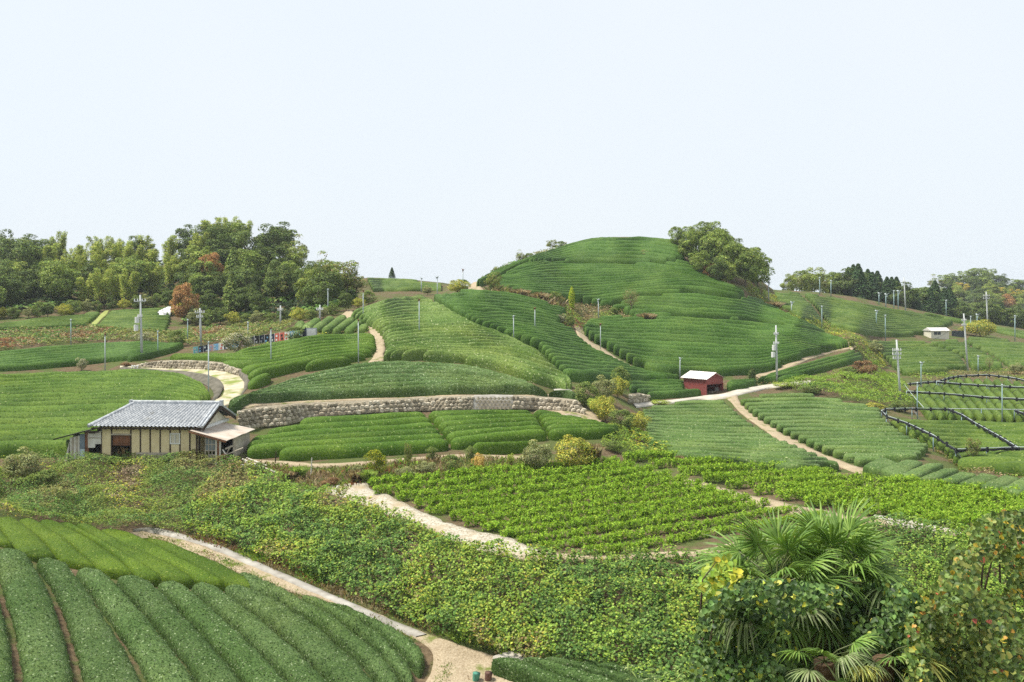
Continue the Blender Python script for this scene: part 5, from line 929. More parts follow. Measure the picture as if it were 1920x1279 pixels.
stone_wall('stone_wall', [(962,743),(1000,745),(1050,748),(1086,752),(1094,766)], [(962,767),(1000,768),(1050,770),(1086,773),(1096,778)], 'overgrown right end of the stone wall beyond the concrete blocks', 0.37)
cb = stone_wall('block_wall', [(888,743),(925,742),(962,743)], [(888,768),(925,767),(962,767)], 'patterned concrete block section set in the stone wall', 0.4, backing=CONC2, stones=False)
q0, q1 = T(890, 767), T(960, 767); mb0 = MB().add([(-0.5, 0, 0), (0, -0.12, -0.5), (0.5, 0, 0), (0, -0.12, 0.5), (0, 0.2, 0)], [(0, 1, 3), (1, 2, 3)]); bme = bpy.data.meshes.new('block'); bme.from_pydata(mb0.v, [], mb0.f); bme.materials.append(STONE)
for r in range(4):
    for c_ in range(9):
        o = link('block', bme, cb); u = (c_ + (0.5 if r % 2 else 0)) / 9.2; o.location = Vector((q0[0] + (q1[0] - q0[0]) * u + 0.15, q0[1] - 0.33 + 0.08 * r, q0[2] + 0.12 + 0.25 * r)) - cb.location; o.scale = (0.38, 0.5, 0.3)
stone_wall('stone_wall', [(255,684),(275,680),(300,677),(340,676),(385,678),(420,682),(448,694)], [(255,690),(275,690),(300,691),(340,692),(385,693),(425,697),(448,705)], 'pale stone wall along the inner side of the curved road', 0.36, off=0.15)
stone_wall('retaining_wall', [(448,694),(464,711),(462,728),(452,742)], [(448,705),(458,718),(456,730),(449,744)], 'dark low wall around the outside of the road bend', 0.4, off=0.1, backing=DARKWALL, stones=False)
stone_wall('retaining_wall', [(225,689),(290,694),(340,697),(380,703),(404,712),(414,724),(407,742),(392,758)], [(225,698),(290,702),(340,707),(376,717),(396,728),(402,740),(397,750),(386,762)], 'dark concrete wall holding up the curved road', 0.4, off=0.1, backing=DARKWALL, stones=False)
stone_wall('stone_wall', [(1180,741),(1200,738),(1216,742)], [(1180,757),(1200,755),(1216,752)], 'short dry stone wall at the lower left of the red shed field', 0.45, off=0.1)
stone_wall('stone_wall', [(1060,778),(1090,781),(1086,786)], [(1060,786),(1080,790),(1086,792)], 'small stone wall stub at the end of the terrace path', 0.4, off=0.1)
o = ribbon('concrete_slab', [(1038,734),(1062,733),(1072,736)], [(1042,745),(1062,744),(1074,744)], CONC2, 0.2, n=12, m=3, kind=None); tag(o, 'pale concrete slab at the right end of the mound', 'slab')
o = ribbon('white_sheet', [(296,592),(312,584),(322,580)], [(296,596),(312,595),(322,594)], WHITEM, 0.7, n=14, m=4, rough=0.4, kind=None); tag(o, 'white plastic sheet lying at the edge of the small field', 'plastic sheet')
# white frame by the road
e = V3(247, 698); F1 = empty('leaning_frame_rack', e); tag(F1, 'white pipe frame leaning on the curved road wall', 'frame'); k = mpp(247, 698)
for x in (-4, 1, 7): MB().tube([(x * k, 0, -0.1), ((x + 3) * k, 0.3, 13 * k)], 0.05, 6).build('upright', WHITEM, F1)
for z in (4, 11): MB().tube([((-3 + z * .2) * k, z * 0.02, z * k), ((9 + z * .2) * k, z * 0.02, z * k)], 0.045, 6).build('rail', WHITEM, F1)

# ================================================================ painted boards
BC = {'light blue': (0.22, 0.46, 0.68), 'navy': (0.02, 0.03, 0.06), 'pink': (0.62, 0.38, 0.38), 'white': (0.70, 0.70, 0.68), 'red': (0.50, 0.12, 0.08), 'grey': (0.42, 0.44, 0.46), 'turquoise': (0.20, 0.52, 0.56), 'black': (0.02, 0.022, 0.025)}
BM = {k: simple('paint_' + k.replace(' ', '_'), v, tuple(x * 0.75 for x in v), 3, 0.6, 0.3) for k, v in BC.items()}
def board(x0, y0, x1, y1, hpx, c, mark, i):
    a, b = V3(x0, y0), V3(x1, y1); h = hpx * mpp(x0, y0); e = empty('painted_board', a); d = b - a; nrm = Vector((d.y, -d.x, 0)).normalized() * 0.05
    e_v = [Vector((0, 0, 0)), d, d + Vector((0, 0, h)), Vector((0, 0, h))]
    def slab(u0, u1, v0, v1, t0, t1): P = [e_v[0] + d * u + Vector((0, 0, h * v)) + nrm * t for t in (t0, t1) for u, v in ((u0, v0), (u1, v0), (u1, v1), (u0, v1))]; return P, [(3, 2, 1, 0), (4, 5, 6, 7), (0, 1, 5, 4), (1, 2, 6, 5), (2, 3, 7, 6), (3, 0, 4, 7)]
    MB().add(*slab(0.03, 0.97, 0.06, 1, -1, 0)).build('panel', BM[c], e)
    rg = random.Random(i)
    for j in range(2): u, v = rg.uniform(0.1, 0.5), 0.15 + 0.42 * j; MB().add(*slab(u, u + rg.uniform(0.2, 0.4), v, v + rg.uniform(0.12, 0.3), 0, 0.4)).build('painted_shape', BM[mark], e)
    MB().add(*slab(0.0, 0.05, -0.2, 1.06, -1.2, 0.6)).build('post', WHITEM, e)
    tag(e, f'{ORD[i]} painted board from the left in the row, {c} with {mark} shapes', 'painted board', 'painted boards beside the road')
bl = [('turquoise', 'white'), ('navy', 'light blue'), ('navy', 'white'), ('pink', 'light blue'), ('light blue', 'white'), ('white', 'red'), ('navy', 'white'), ('light blue', 'navy'), ('light blue', 'white'), ('pink', 'white'), ('white', 'navy'), ('navy', 'white'), ('black', 'white'), ('navy', 'grey'), ('black', 'light blue'), ('navy', 'white'), ('red', 'white'), ('red', 'black'), ('white', 'red'), ('light blue', 'white'), ('turquoise', 'white'), ('navy', 'white')]
LN = rs([(362,664),(400,658),(440,654),(478,646),(530,640),(560,634),(572,632)], len(bl) + 1)
for i, (c, m_) in enumerate(bl): board(LN[i][0], LN[i][1], LN[i + 1][0], LN[i + 1][1], 13 + 3 * (i > 9), c, m_, i)
e = V3(574, 634); k = mpp(574, 634); o = empty('notice_board', e); tag(o, 'plain pale grey panel at the right end of the painted boards', 'board'); part('panel', BM['grey'], o, ((0, 0, 0.1), (20 * k, 0.08, 19 * k))); part('post', BM['navy'], o, ((-2 * k, -0.03, -0.2), (0, 0.1, 20 * k))); part('pale_sheet', BM['white'], o, ((2 * k, -0.03, 4 * k), (18 * k, 0.0, 17 * k)))

# ================================================================ poles
def util_pole(x, yb, yt, label, arms=((0.06, 16),), trans=0, lean=0.0, r=0.15, topbox=False):
    b = V3(x, yb, -0.2); k = mpp(x, yb); h = (yb - yt) * k + 0.2; e = empty('utility_pole', b); tag(e, label, 'utility pole', 'utility poles among the tea fields'); lx = lean * k
    MB().tube([(0, 0, 0), (lx * 0.5, 0, h / 2), (lx, 0, h)], [r, r * 0.85, r * 0.65], 8).build('pole', POLEC, e, True)
    for f, w_ in arms:
        z = h * (1 - f); ww = w_ * k; ar = MB().bar((lx - ww / 2, -0.12, z), (lx + ww / 2, -0.08, z + 0.05), 0.1, 0.1).build('cross_arm', POLEC, e)
        for u in (-0.46, -0.2, 0.2, 0.46): MB().tube([(lx + ww * u, -0.1, z + 0.04), (lx + ww * u, -0.1, z + 0.3)], [0.07, 0.05], 6).build('insulator', WHITEM, ar)
    for j in range(trans): z = h * (0.62 - 0.12 * j); MB().tube([(lx * .6 - 0.35 - 0.1 * j, -0.2, z - 0.35), (lx * .6 - 0.35 - 0.1 * j, -0.2, z + 0.3)], [0.24, 0.24], 10).build('transformer', WHITEM, e)
    if topbox: MB().box((lx - 0.08, -0.05, h), (lx + 0.3, 0.05, h + 0.2)).build('bracket', POLEC, e)
    return e, b + Vector((lx, 0, h * (1 - arms[0][0]) + 0.3))
ups = [util_pole(266, 672, 553, 'tallest utility pole with transformers left of the road bend', ((0.10, 22), (0.34, 8)), 2, -3), util_pole(377, 647, 578, 'utility pole with two cross arms in front of the left wood', ((0.12, 18), (0.24, 12)), 0, -2), util_pole(526, 612, 573, 'short utility pole above the painted boards', ((0.22, 10),), 0, 0, 0.13), util_pole(600, 600, 572, 'short cross shaped utility pole at the foot of the wood', ((0.3, 12),), 0, 0, 0.13)]
rps = [util_pole(1457, 716, 610, 'utility pole with transformer boxes right of the red shed', ((0.16, 8), (0.32, 10)), 2, -2), util_pole(1689, 757, 637, 'leaning utility pole in front of the upper shade frames', ((0.17, 16), (0.23, 16), (0.29, 14)), 0, -8, 0.14), util_pole(1815, 698, 588, 'tall utility pole standing below the white hut', ((0.12, 8), (0.2, 8)), 0, -8), util_pole(1698, 584, 520, 'far utility pole before the dark cedars', ((0.14, 6),), 0, -3, 0.17), util_pole(1853, 627, 547, 'far utility pole right of the white hut', ((0.1, 12), (0.16, 12)), 0, -4, 0.17)]
for i in range(3):
    a, b = ups[i][1], ups[i + 1][1]; mb = MB()
    mb.tube([a.lerp(b, t) + Vector((0, 0, -1.2 * 4 * t * (1 - t))) for t in np.linspace(0, 1, 12)], 0.018, 4); tag(mb.build('power_line', BLACKNET), ['power line from the tallest pole to the two-armed pole', 'power line between the two-armed pole and the boards pole', 'power line between the two short poles at the wood'][i], 'power line')
for i, j, l in ((0, 1, 'power line from the shed pole to the leaning pole'), (1, 2, 'power line from the leaning pole to the hut pole'), (2, 4, 'power line from the hut pole to the far right pole')):
    a, b = rps[i][1], rps[j][1]; mb = MB(); mb.tube([a.lerp(b, t) + Vector((0, 0, -1.0 * 4 * t * (1 - t))) for t in np.linspace(0, 1, 12)], 0.018, 4); tag(mb.build('power_line', BLACKNET), l, 'power line')
FANS = [(197,697,626,'r'),(133,648,600,'w'),(296,668,622,'w'),(352,645,600,'w'),(391,748,642,'w'),(465,632,605,'w'),(508,690,615,'r'),(672,682,600,'r'),(681,602,545,'r'),(615,593,543,'w'),(786,637,562,'r'),(820,564,520,'w'),(868,548,506,'r'),(790,548,522,'w'),(963,643,593,'w'),(1003,629,578,'r'),(1126,656,608,'r'),(1122,602,562,'w'),(1275,716,672,'w'),(1441,568,530,'w'),(1484,592,567,'w'),(1541,618,575,'w'),(1643,614,583,'w'),(1660,640,592,'w'),(1727,738,680,'w'),(1834,702,668,'w'),(1774,592,564,'w'),(1832,627,590,'w'),(1820,624,594,'w'),(1903,640,593,'w'),(1537,553,521,'w'),(1558,556,527,'w'),(1648,571,550,'w'),(1661,578,552,'w'),(1676,583,546,'w'),(1684,583,546,'w'),(1720,786,718,'w'),(1879,794,722,'w')]
fl = ['at the far left end of the house field','above the brown bank on the far left','in the upper left slope near the tallest pole','in front of the left wood','at the road bend behind the farmhouse','above the pinkish bush','in the bright field above the road bend','beside the dirt path over the mound','at the top of the dirt path below the wood','at the right end of the wood foot','standing in the middle of the yellowish dome rows','on the crest of the middle hill','beside the saddle track on the skyline','small on the skyline left of the saddle','on the right flank of the middle hill','left of the hollow scrub','in the field right of the gully path','in the hollow left of the central hill','just left of the red shed','at the top of the far right path','at the ridge scrub right of the central hill','in the far right hillside left part','in the far right hillside middle','above the slope below the white hut','left of the upper shade frames','above the upper shade frames','before the dark cedars at the right','behind the white hut','nearest to the yellow bush by the hut','at the right picture edge','before the light green wood, left one','before the light green wood, right one','first of four before the cedars','second of the four before the cedars','third of the four before the cedars','fourth of the four before the cedars','rising through the left of the shade frames','rising through the right of the shade frames']
for (x, yb, yt, c), l in zip(FANS, fl):
    b = V3(x, yb, -0.2); k = mpp(x, yb); h = (yb - yt) * k + 0.2; e = empty('frost_fan', b); e.rotation_euler = (0, 0, random.uniform(-0.5, 0.5)); tag(e, ('rust headed ' if c == 'r' else 'pale ') + 'frost fan pole ' + l, 'frost fan', 'frost fans among the tea fields')
    r = max(0.06, 0.9 * k); MB().tube([(0, 0, 0), (0, 0, h)], [r, r * 0.8], 7).build('pole', TEAL if x > 1500 or x in (352, 133, 296) else STEEL, e, True)
    hm_ = RUST if c == 'r' else STEEL; q = 3.3 * k; hd = MB().tube([(0, -q, h - q * .2), (0, q * 0.9, h + q * .2)], [q * 0.5, q * 0.4], 8).build('motor', hm_, e, True)
    for s in range(3): a = s * 2.094 + 0.4; MB().bar((0, -q, h), (math.cos(a) * q * 1.5, -q * 1.15, h + math.sin(a) * q * 1.5), q * 0.35, q * 0.06).build('blade', hm_, hd)

# ================================================================ shade frames
def frame(pts, label, roll=0.10, posts=True, wire=False):
    P = [ray(x, yt, 1 / float(Wv(x, yf))) for x, yt, yf in pts]; Bq = [T(x, yf) for x, yt, yf in pts]; o0 = Vector(Bq[0]); e = empty('shade_frame', o0); tag(e, label, 'shade frame', 'pipe frames with rolled black netting'); L = [Vector(p) - o0 for p in P]
    MB().tube(L, 0.03, 6).build('rail', STEEL, e, True)
    if roll and not wire:
        mb = MB(); fine_ = []
        for a, b in zip(L[:-1], L[1:]):
            n = max(3, int((b - a).length / 0.5)); fine_ += [a.lerp(b, i / n) + Vector((0, -0.12, -0.12 - 0.03 * math.sin(i * 1.9))) for i in range(n)]
        fine_.append(L[-1] + Vector((0, -0.06, -0.15))); mb.tube(fine_, [roll * (0.9 + 0.3 * math.sin(i * 2.3) * math.sin(i * 0.9)) for i in range(len(fine_))], 7); mb.build('net_roll', BLACKNET, e)
        tm = bpy.data.meshes.new('tie'); t0 = MB().box((-0.04, -0.22, -0.36), (0.04, 0.12, 0.06)); tm.from_pydata(t0.v, [], t0.f); tm.materials.append(BLACKNET)
        for i in range(2, len(fine_), 4): o = link('tie', tm, e); o.location = fine_[i] + Vector((0, 0.06, 0.16))
    if posts:
        for l, b in zip(L, Bq): b = Vector(b) - o0; MB().tube([b + Vector((0, 0, -0.2)), l], 0.045, 6).build('post', TEAL, e, True)
        for i in range(0, len(L), 2): b = Vector(Bq[i]) - o0; MB().tube([b + Vector((0.8, -0.2, -0.1)), L[i]], 0.035, 6).build('brace', STEEL, e, True)
frame([(1695,720,738),(1722,717,737),(1760,714,733),(1778,708,726),(1800,704,720),(1850,702,718),(1890,706,722),(1930,714,730),(1990,722,738)], 'uppermost curving shade frame below the far slope')
frame([(1756,715,735),(1800,719,738),(1850,722,742),(1930,726,747),(2000,728,750)], 'second shade frame running right from the uppermost curve')
frame([(1700,733,753),(1770,737,758),(1850,744,766),(1930,748,770),(2000,750,772)], 'third shade frame across the slanting tea rows')
frame([(1695,720,738),(1712,742,762),(1732,764,784)], 'plain pipe rail linking the upper frames on the left', roll=0, posts=False)
frame([(1653,769,792),(1662,766,790),(1710,765,786),(1778,766,788)], 'thin level shade frame at the back of the lower field', roll=0.07); frame([(1778,766,788),(1840,767,789),(1930,768,791),(2000,769,792)], 'thin bare rail continuing right behind the lower field', wire=True)
frame([(1778,766,788),(1803,776,799),(1830,793,816),(1870,815,840),(1908,838,864)], 'heavy shade frame crossing the lower field diagonally', roll=0.11)
frame([(1653,769,792),(1662,779,803),(1700,792,817),(1750,815,846),(1792,842,872)], 'shade frame along the left edge of the lower field', roll=0.10)
frame([(1792,842,872),(1850,840,868),(1908,838,864),(1990,838,864)], 'shade frame along the front of the lower field', roll=0.11)
frame([(1902,768,791),(1925,776,800),(1960,796,820)], 'shade frame entering at the right edge', roll=0.11)

# bucket and pot at the bottom edge
for x, y, m_, l, n_ in ((891, 1278, simple('green_plastic', (0.10, 0.30, 0.22)), 'green plastic basin lying on the dirt at the bottom edge', 'basin'), (914, 1277, simple('brown_clay', (0.16, 0.09, 0.07)), 'dark brown tub beside the green basin', 'tub')):
    p = V3(x, y); mb = MB(); r = 0.15
    mb.tube([p + Vector((0, 0, -0.05)), p + Vector((0.03, 0, 0.15)), p + Vector((0.06, -0.02, 0.36))], [r * 0.75, r * 0.95, r * 1.1], 14, False); mb.tube([p + Vector((0.06, -0.02, 0.36)), p + Vector((0.045, -0.01, 0.24))], [r * 1.1, r * 0.3], 14); tag(mb.build(n_, m_, None, True), l, n_)
# ================================================================ woods on the right and single shrubs
for x, y, h in ((1302, 498, 66), (1330, 512, 72), (1352, 500, 70), (1372, 528, 78), (1398, 538, 76), (1420, 546, 72), (1385, 510, 60), (1312, 520, 50), (1345, 535, 50), (1290, 492, 44), (1408, 520, 58)):
    plant('dark' if x % 2 else 'mid', x, y, h, 1.05, 'round evergreen of the grove on the right shoulder of the central hill', 'tree', 'shoulder grove of the central hill')
plant('loose', 1340, 492, 60, 0.9, 'thin crowned tree rising above the hill grove', 'tree'); plant('lite', 1362, 536, 42, 1.2, 'light green low tree at the front of the hill grove', 'tree'); plant('orange', 1335, 528, 34, 1.2, 'brownish small tree inside the hill grove', 'tree')
def sky_y(x): return float(np.interp(x, SKYL[:, 0], SKYL[:, 1]))
for i, x in enumerate(range(1478, 1580, 15)):
    y = sky_y(x) + 12; plant(['lite', 'loose', 'mid'][i % 3], x, y, 34 + 16 * math.sin((x - 1470) / 35.0) ** 2 + random.uniform(0, 10), 1.1, ['light yellow green tree behind the far right hillside', 'half bare tree behind the far right hillside', 'mid green tree behind the far right hillside'][i % 3], 'tree', 'light wood behind the right hillside ' + 'abc'[i % 3], D=1 / float(Wv(x, sky_y(x))) + 8 + 4 * (i % 3))
for i, x in enumerate(range(1582, 1812, 9)):
    y = sky_y(x) + 12 - (i % 3); top = np.interp(x, [1575, 1600, 1660, 1700, 1760, 1790, 1812], [518, 505, 522, 545, 542, 556, 578]); plant('cedar' if i % 4 else 'dark', x, y, max(20, y - top + random.uniform(-5, 8)), 1.5, ['tall dark cedar in the belt behind the right hillside', 'dark round tree in the cedar belt behind the right hillside'][0 if i % 4 else 1], 'tree', 'cedar belt' if i % 4 else 'round trees of the cedar belt', D=1 / float(Wv(x, sky_y(x))) + 9 + 5 * (i % 3))
# far wooded hill
hx = np.linspace(1600, 2500, 60); hv = np.linspace(0, 1, 14); crest = np.interp(hx, [1600, 1680, 1740, 1790, 1850, 1890, 1925, 1980, 2100, 2500], [600, 575, 550, 534, 526, 535, 548, 540, 535, 545])
PX = np.broadcast_to(hx, (14, 60)); PY = crest[None] + (660 - crest[None]) * hv[:, None]; DD = 430 - 130 * hv[:, None] + 0 * PX; HG = ray(PX, PY, DD); bk = HG[0:1].copy(); bk[..., 1] += 200; bk[..., 2] -= 40; HG = np.concatenate([bk, HG], 0)
idx = np.arange(15 * 60).reshape(15, 60); o = link('hill', fastmesh('hill', HG, [np.stack([idx[1:, :-1], idx[1:, 1:], idx[:-1, 1:], idx[:-1, :-1]], -1).reshape(-1, 4)], simple('far_wood_floor', (0.05, 0.075, 0.03), (0.03, 0.05, 0.02), 0.1, world=True), smooth=True)); tag(o, kind='structure')
n = 0
for r in range(7):
    for c in range(15):
        x = 1690 + c * 21 + (10 if r % 2 else 0) + random.uniform(-6, 6); v = r / 7.0 + 0.02; cy = np.interp(x, hx, crest); y = cy + (640 - cy) * v
        if x > 1990: continue
        key = random.choices(['mid', 'dark', 'lite', 'orange', 'gold', 'loose'], [6, 5, 2, 0.6 + 2.2 * (r in (2, 3, 4)), 0.3 + 1.6 * (r in (2, 3, 4)), 1])[0]; w_ = {'mid': 'mid green', 'dark': 'dark green', 'lite': 'light green', 'orange': 'russet', 'gold': 'golden', 'loose': 'thinning'}[key]
        plant(key, x, y + 6, random.uniform(24, 36), 1.35, f'{w_} tree on the far wooded hill at the right', 'tree', f'{w_} trees of the far hill', D=430 - 130 * v); n += 1
for i, x in enumerate(range(1846, 1990, 16)): plant(['dark', 'mid', 'cedar'][i % 3], x, sky_y(x) + 10, random.uniform(40, 54), 1.3, ['dark evergreen close behind the far right ridge', 'mid green tree close behind the far right ridge', 'cedar close behind the far right ridge'][i % 3], 'tree', 'trees close behind the far right ridge ' + 'abc'[i % 3], D=1 / float(Wv(x, sky_y(x))) + 12)
SH_ = [('shrubgrey',1208,482,15,1.8,'pale bush row on the upper slope of the central hill'),('shrublite',1178,486,10,1.8,'small light bush left of the pale bush row'),('citrus',704,893,56,0.75,'citrus tree with yellowing leaves on the dry bank'),('shrub',848,890,44,0.9,'dark round clipped shrub on the dry bank'),('shrub',809,862,28,0.9,'small dark shrub beside the terrace path'),('shruborange',897,884,40,0.62,'orange brown withering shrub on the dry bank'),('shrub',882,862,30,0.8,'small green shrub behind the orange one'),
 ('shrubgrey',1006,884,66,0.95,'grey green bush in front of the hedge terrace'),('shrubyel',1076,882,76,1.0,'big yellow green bush at the right of the grey bush'),('shrublite',958,872,26,0.6,'small yellowish weed bush before the short hedge'),('shrubgrey',760,896,24,1.6,'low pale green bush beside the citrus tree'),('shrubrust',620,912,20,1.8,'low reddish brown weed clump near the white marker'),('shrub',486,884,20,1.1,'small dark bush beside the pole heap'),('shrubgrey',672,890,22,1.3,'low pale leaved bush left of the citrus tree'),('shrubgrey',800,888,26,1.6,'spreading grey green bush between citrus and dark shrub'),
 ('shrub',1100,762,54,0.95,'dark green bush at the end of the stone wall'),('shrub',1164,738,60,0.7,'upright dark green tree beside the yellow bush'),('shrubyel',1158,746,46,0.8,'golden leaved bush in the clump below the gully path'),('shrubgrey',1130,752,54,0.9,'pale green bush in the clump below the gully path'),('shrubyel',1135,790,56,0.9,'yellowish bush at the front of the clump'),('shrub',1165,806,44,1.2,'dark green lower bush of the clump'),('shrubyel',1195,812,46,1.0,'olive bush at the right of the clump'),('shrublite',1120,778,40,0.9,'light green bush at the left front of the clump'),('shrub',1148,846,22,1.6,'low dark bush beside the corner scrub'),
 ('column',1072,580,38,0.95,'bright yellow green column shaped conifer in the hollow'),('bare',1183,590,46,1.0,'small bare brown tree above the hollow'),('shrub',1041,574,32,1.0,'dark green bush left of the column conifer'),('shrub',1068,612,22,0.9,'dark bush at the top of the gully path'),('shrubpink',1050,606,20,1.4,'pale brown bush left of the gully path'),('shrub',1150,590,16,1.2,'small dark bush in the hollow scrub'),
 ('loose',926,556,46,0.9,'olive tree at the foot of the central hill'),('shrubyel',858,550,30,1.4,'yellowish bush on the saddle'),('shrub',870,546,26,0.9,'dark bush on the saddle'),('shrubgrey',802,553,20,1.1,'small olive bush on the crest of the middle hill'),('cedar',735,524,18,1.3,'single dark tree on the distant skyline'),('columndark',1410,714,22,1.9,'dark barrel shaped shrub near the utility pole'),
 ('shrubrust',1618,706,36,1.5,'russet topped bush on the cut bank'),('shrub',1590,708,24,1.8,'green bush on the cut bank left of the russet one'),('shrubgrey',1640,668,34,1.0,'pale bush at the top of the cut bank'),('shrub',1570,646,14,1.5,'low dark bush by the ridge path'),('shrub',1596,650,18,1.2,'round green bush at the ridge path corner'),
 ('shrub',552,640,32,1.25,'green bush in front of the painted boards'),('shrubpink',448,662,48,1.25,'pinkish flowering bush between the painted boards'),('shrubpink',152,695,28,0.75,'small white flowering bush at the edge of the house field'),('shrubrust',236,688,10,2.2,'low reddish bush on the corner of the curved road'),('shrub',330,650,36,1.0,'round dark bush below the left wood'),('shrubpink',272,648,30,1.4,'pale brown bush behind the tallest pole'),
 ('shrubyel',1838,632,38,1.6,'spreading yellow bush beside the white hut'),('bare',1855,700,28,0.8,'small bare tree above the shade frames'),('loose',1826,874,52,0.75,'thin wispy tree in front of the shade frames'),('shrubgrey',1905,700,22,1.5,'pale bush above the frames at the right'),('shrublite',1238,760,12,3.0,'low yellow green bush on the concrete road edge'),('shrublite',1470,728,14,3.0,'low leafy bush on the bend of the concrete road'),('shrub',1520,738,18,2.4,'leafy hedge clump before the grassy mound'),('shrubyel',1640,770,18,2.2,'low green clump at the foot of the grassy mound'),('shrub',1690,772,24,1.8,'dark leafy clump at the foot of the leaning pole'),
 ('shrubgrey',42,905,74,0.95,'tall bush wrapped in creeper left of the farmhouse'),('shrub',90,915,40,1.3,'low dark bush in front of the creeper wrapped bush'),('shrub',1480,880,10,2.0,'low clump at the front of the grey tea'),('loose',765,888,56,0.35,'thin bare sapling on the dry bank')]
for k, x, y, h, w_, l in SH_: plant(k, x, y, h * 1.12, w_ * 1.15, l, 'tree' if k in ('loose', 'bare', 'cedar', 'column', 'citrus') else 'bush', name='tree' if k in ('loose', 'bare', 'cedar', 'column', 'citrus') else 'bush')
for k, x, y, h, w_, l in [('pampas',1112,872,50,0.8,'dry pampas clump right of the yellow green bush'),('pampas',975,560,22,1.8,'dry pampas clump left of the dark bush on the hill foot'),('pampas',1010,568,24,1.8,'dry pampas clump at the hill foot'),('pampas',1212,606,24,1.5,'pale pampas clump right of the bare brown tree'),('pampas',1450,580,18,2.0,'dry grass clump on the ridge scrub'),('pampas',1275,870,20,0.8,'dry pampas clump in front of the grey tea'),('fern',690,905,30,1.2,'fern like grass clump at the corner of the young tea'),('pampas',668,905,30,1.2,'dry grass clump at the corner of the young tea'),('fern',560,895,26,1.4,'green grass clump on the dry bank'),('pampas',540,900,22,1.6,'dry grass clump on the dry bank')]:
    plant(k, x, y, h, w_, l, 'grass clump', name='grass_clump')
for i, x in enumerate((930, 952, 975, 992, 1012, 1035, 1052)): plant(['shrub', 'shrubgrey', 'loose'][i % 3], x, sky_y(x) + 5, [20, 15, 26][i % 3], 1.3, ['dark skyline bush left of the summit', 'pale skyline bush left of the summit', 'thin skyline tree left of the summit'][i % 3], 'bush', 'skyline bushes of the central hill ' + 'abc'[i % 3], name='bush')

# ================================================================ palms and the near thicket (about 15 m away)
def ovate(P, N, size, col, asp=0.8, down=0.5):
    """leaf of two folded halves, hanging a little"""
    n = len(P); N = norm(N); r = norm(R.normal(size=(n, 3)) + np.array([0, 0, -down * 2])); t = norm(r - N * (r * N).sum(1, keepdims=True)); b = np.cross(N, t); s = np.asarray(size).reshape(-1, 1); V = np.empty((n, 6, 3))
    V[:, 0] = P - t * s * 0.5; V[:, 1] = P - t * s * 0.22 + b * s * asp * 0.5 + N * s * 0.10; V[:, 2] = P + t * s * 0.18 + b * s * asp * 0.38 + N * s * 0.09; V[:, 3] = P + t * s * 0.55 - N * s * 0.1; V[:, 4] = P + t * s * 0.18 - b * s * asp * 0.38 + N * s * 0.09; V[:, 5] = P - t * s * 0.22 - b * s * asp * 0.5 + N * s * 0.10
    i = np.arange(n)[:, None] * 6; return V.reshape(-1, 3), np.concatenate([i + np.array([[0, 1, 2, 3]]), i + np.array([[0, 3, 4, 5]])]), np.repeat(col, 6, 0)
def near_ground(x, y): return min(CAMZ - 0.3745 * max(y, 2) - 2.6, 8.6)
def frond_mesh(seed, cols, droop, ln=0.62, pet=0.75, span=2.35):
    rg = np.random.default_rng(seed); mb = MB(); mb.tube([(0, 0, 0), (pet * 0.5, 0, 0.05), (pet, 0, 0)], [0.018, 0.013, 0.010], 5); V = [v for v in mb.v]; Fs = list(mb.f); cl = [(0.14, 0.17, 0.06)] * len(V); ns = 34
    for k in range(ns):
        a = -span + 2 * span * k / (ns - 1) + rg.normal(0, 0.03); L = ln * (0.74 + 0.26 * math.cos(a * 0.75)) * rg.uniform(0.88, 1.08); d = np.array([math.cos(a), math.sin(a), 0.10 * math.cos(a)]); s = np.array([-math.sin(a), math.cos(a), 0]); w_ = 0.019
        c = np.clip(np.array(cols[rg.integers(len(cols))]) * rg.uniform(0.8, 1.25), 0.01, 0.8); bend = droop * rg.uniform(0.5, 1.5); o0 = np.array([pet, 0, 0]); b = len(V); up = 0.014 if k % 2 else -0.014
        for t, ww in ((0.06, 0.35), (0.35, 1.0), (0.62, 0.95), (0.84, 0.55), (1.0, 0.05)):
            p = o0 + d * L * t * (1 - 0.12 * bend * t) + np.array([0, 0, up - bend * max(0, t - 0.3) ** 1.7 * L * 0.95]); V += [tuple(p - s * w_ * ww), tuple(p + np.array([0, 0, 0.007 * ww])), tuple(p + s * w_ * ww)]; cl += [tuple(c)] * 3
        for j in range(4):
            q = b + j * 3; Fs += [(q, q + 1, q + 4, q + 3), (q + 1, q + 2, q + 5, q + 4)]
    me = bpy.data.meshes.new('frond'); me.from_pydata([tuple(map(float, v)) for v in V], [], Fs); at = me.color_attributes.new('Col', 'FLOAT_COLOR', 'POINT'); cc = np.ones((len(V), 4), np.float32); cc[:, :3] = np.array(cl); at.data.foreach_set('color', cc.ravel()); me.materials.append(LEAFG); return me
PG = [(0.165, 0.285, 0.053), (0.231, 0.345, 0.075), (0.124, 0.225, 0.045)]; PS = [(0.226, 0.292, 0.119), (0.327, 0.367, 0.194), (0.158, 0.216, 0.076)]; PY_ = [(0.620, 0.620, 0.150), (0.561, 0.540, 0.150), (0.429, 0.480, 0.120)]
FR = {'g': [frond_mesh(1 + i, PG, 0.45 + 0.2 * i) for i in range(3)], 's': [frond_mesh(11 + i, PS, 0.9 + 0.3 * i) for i in range(3)], 'y': [frond_mesh(21 + i, PY_, 1.3 + 0.3 * i) for i in range(2)]}
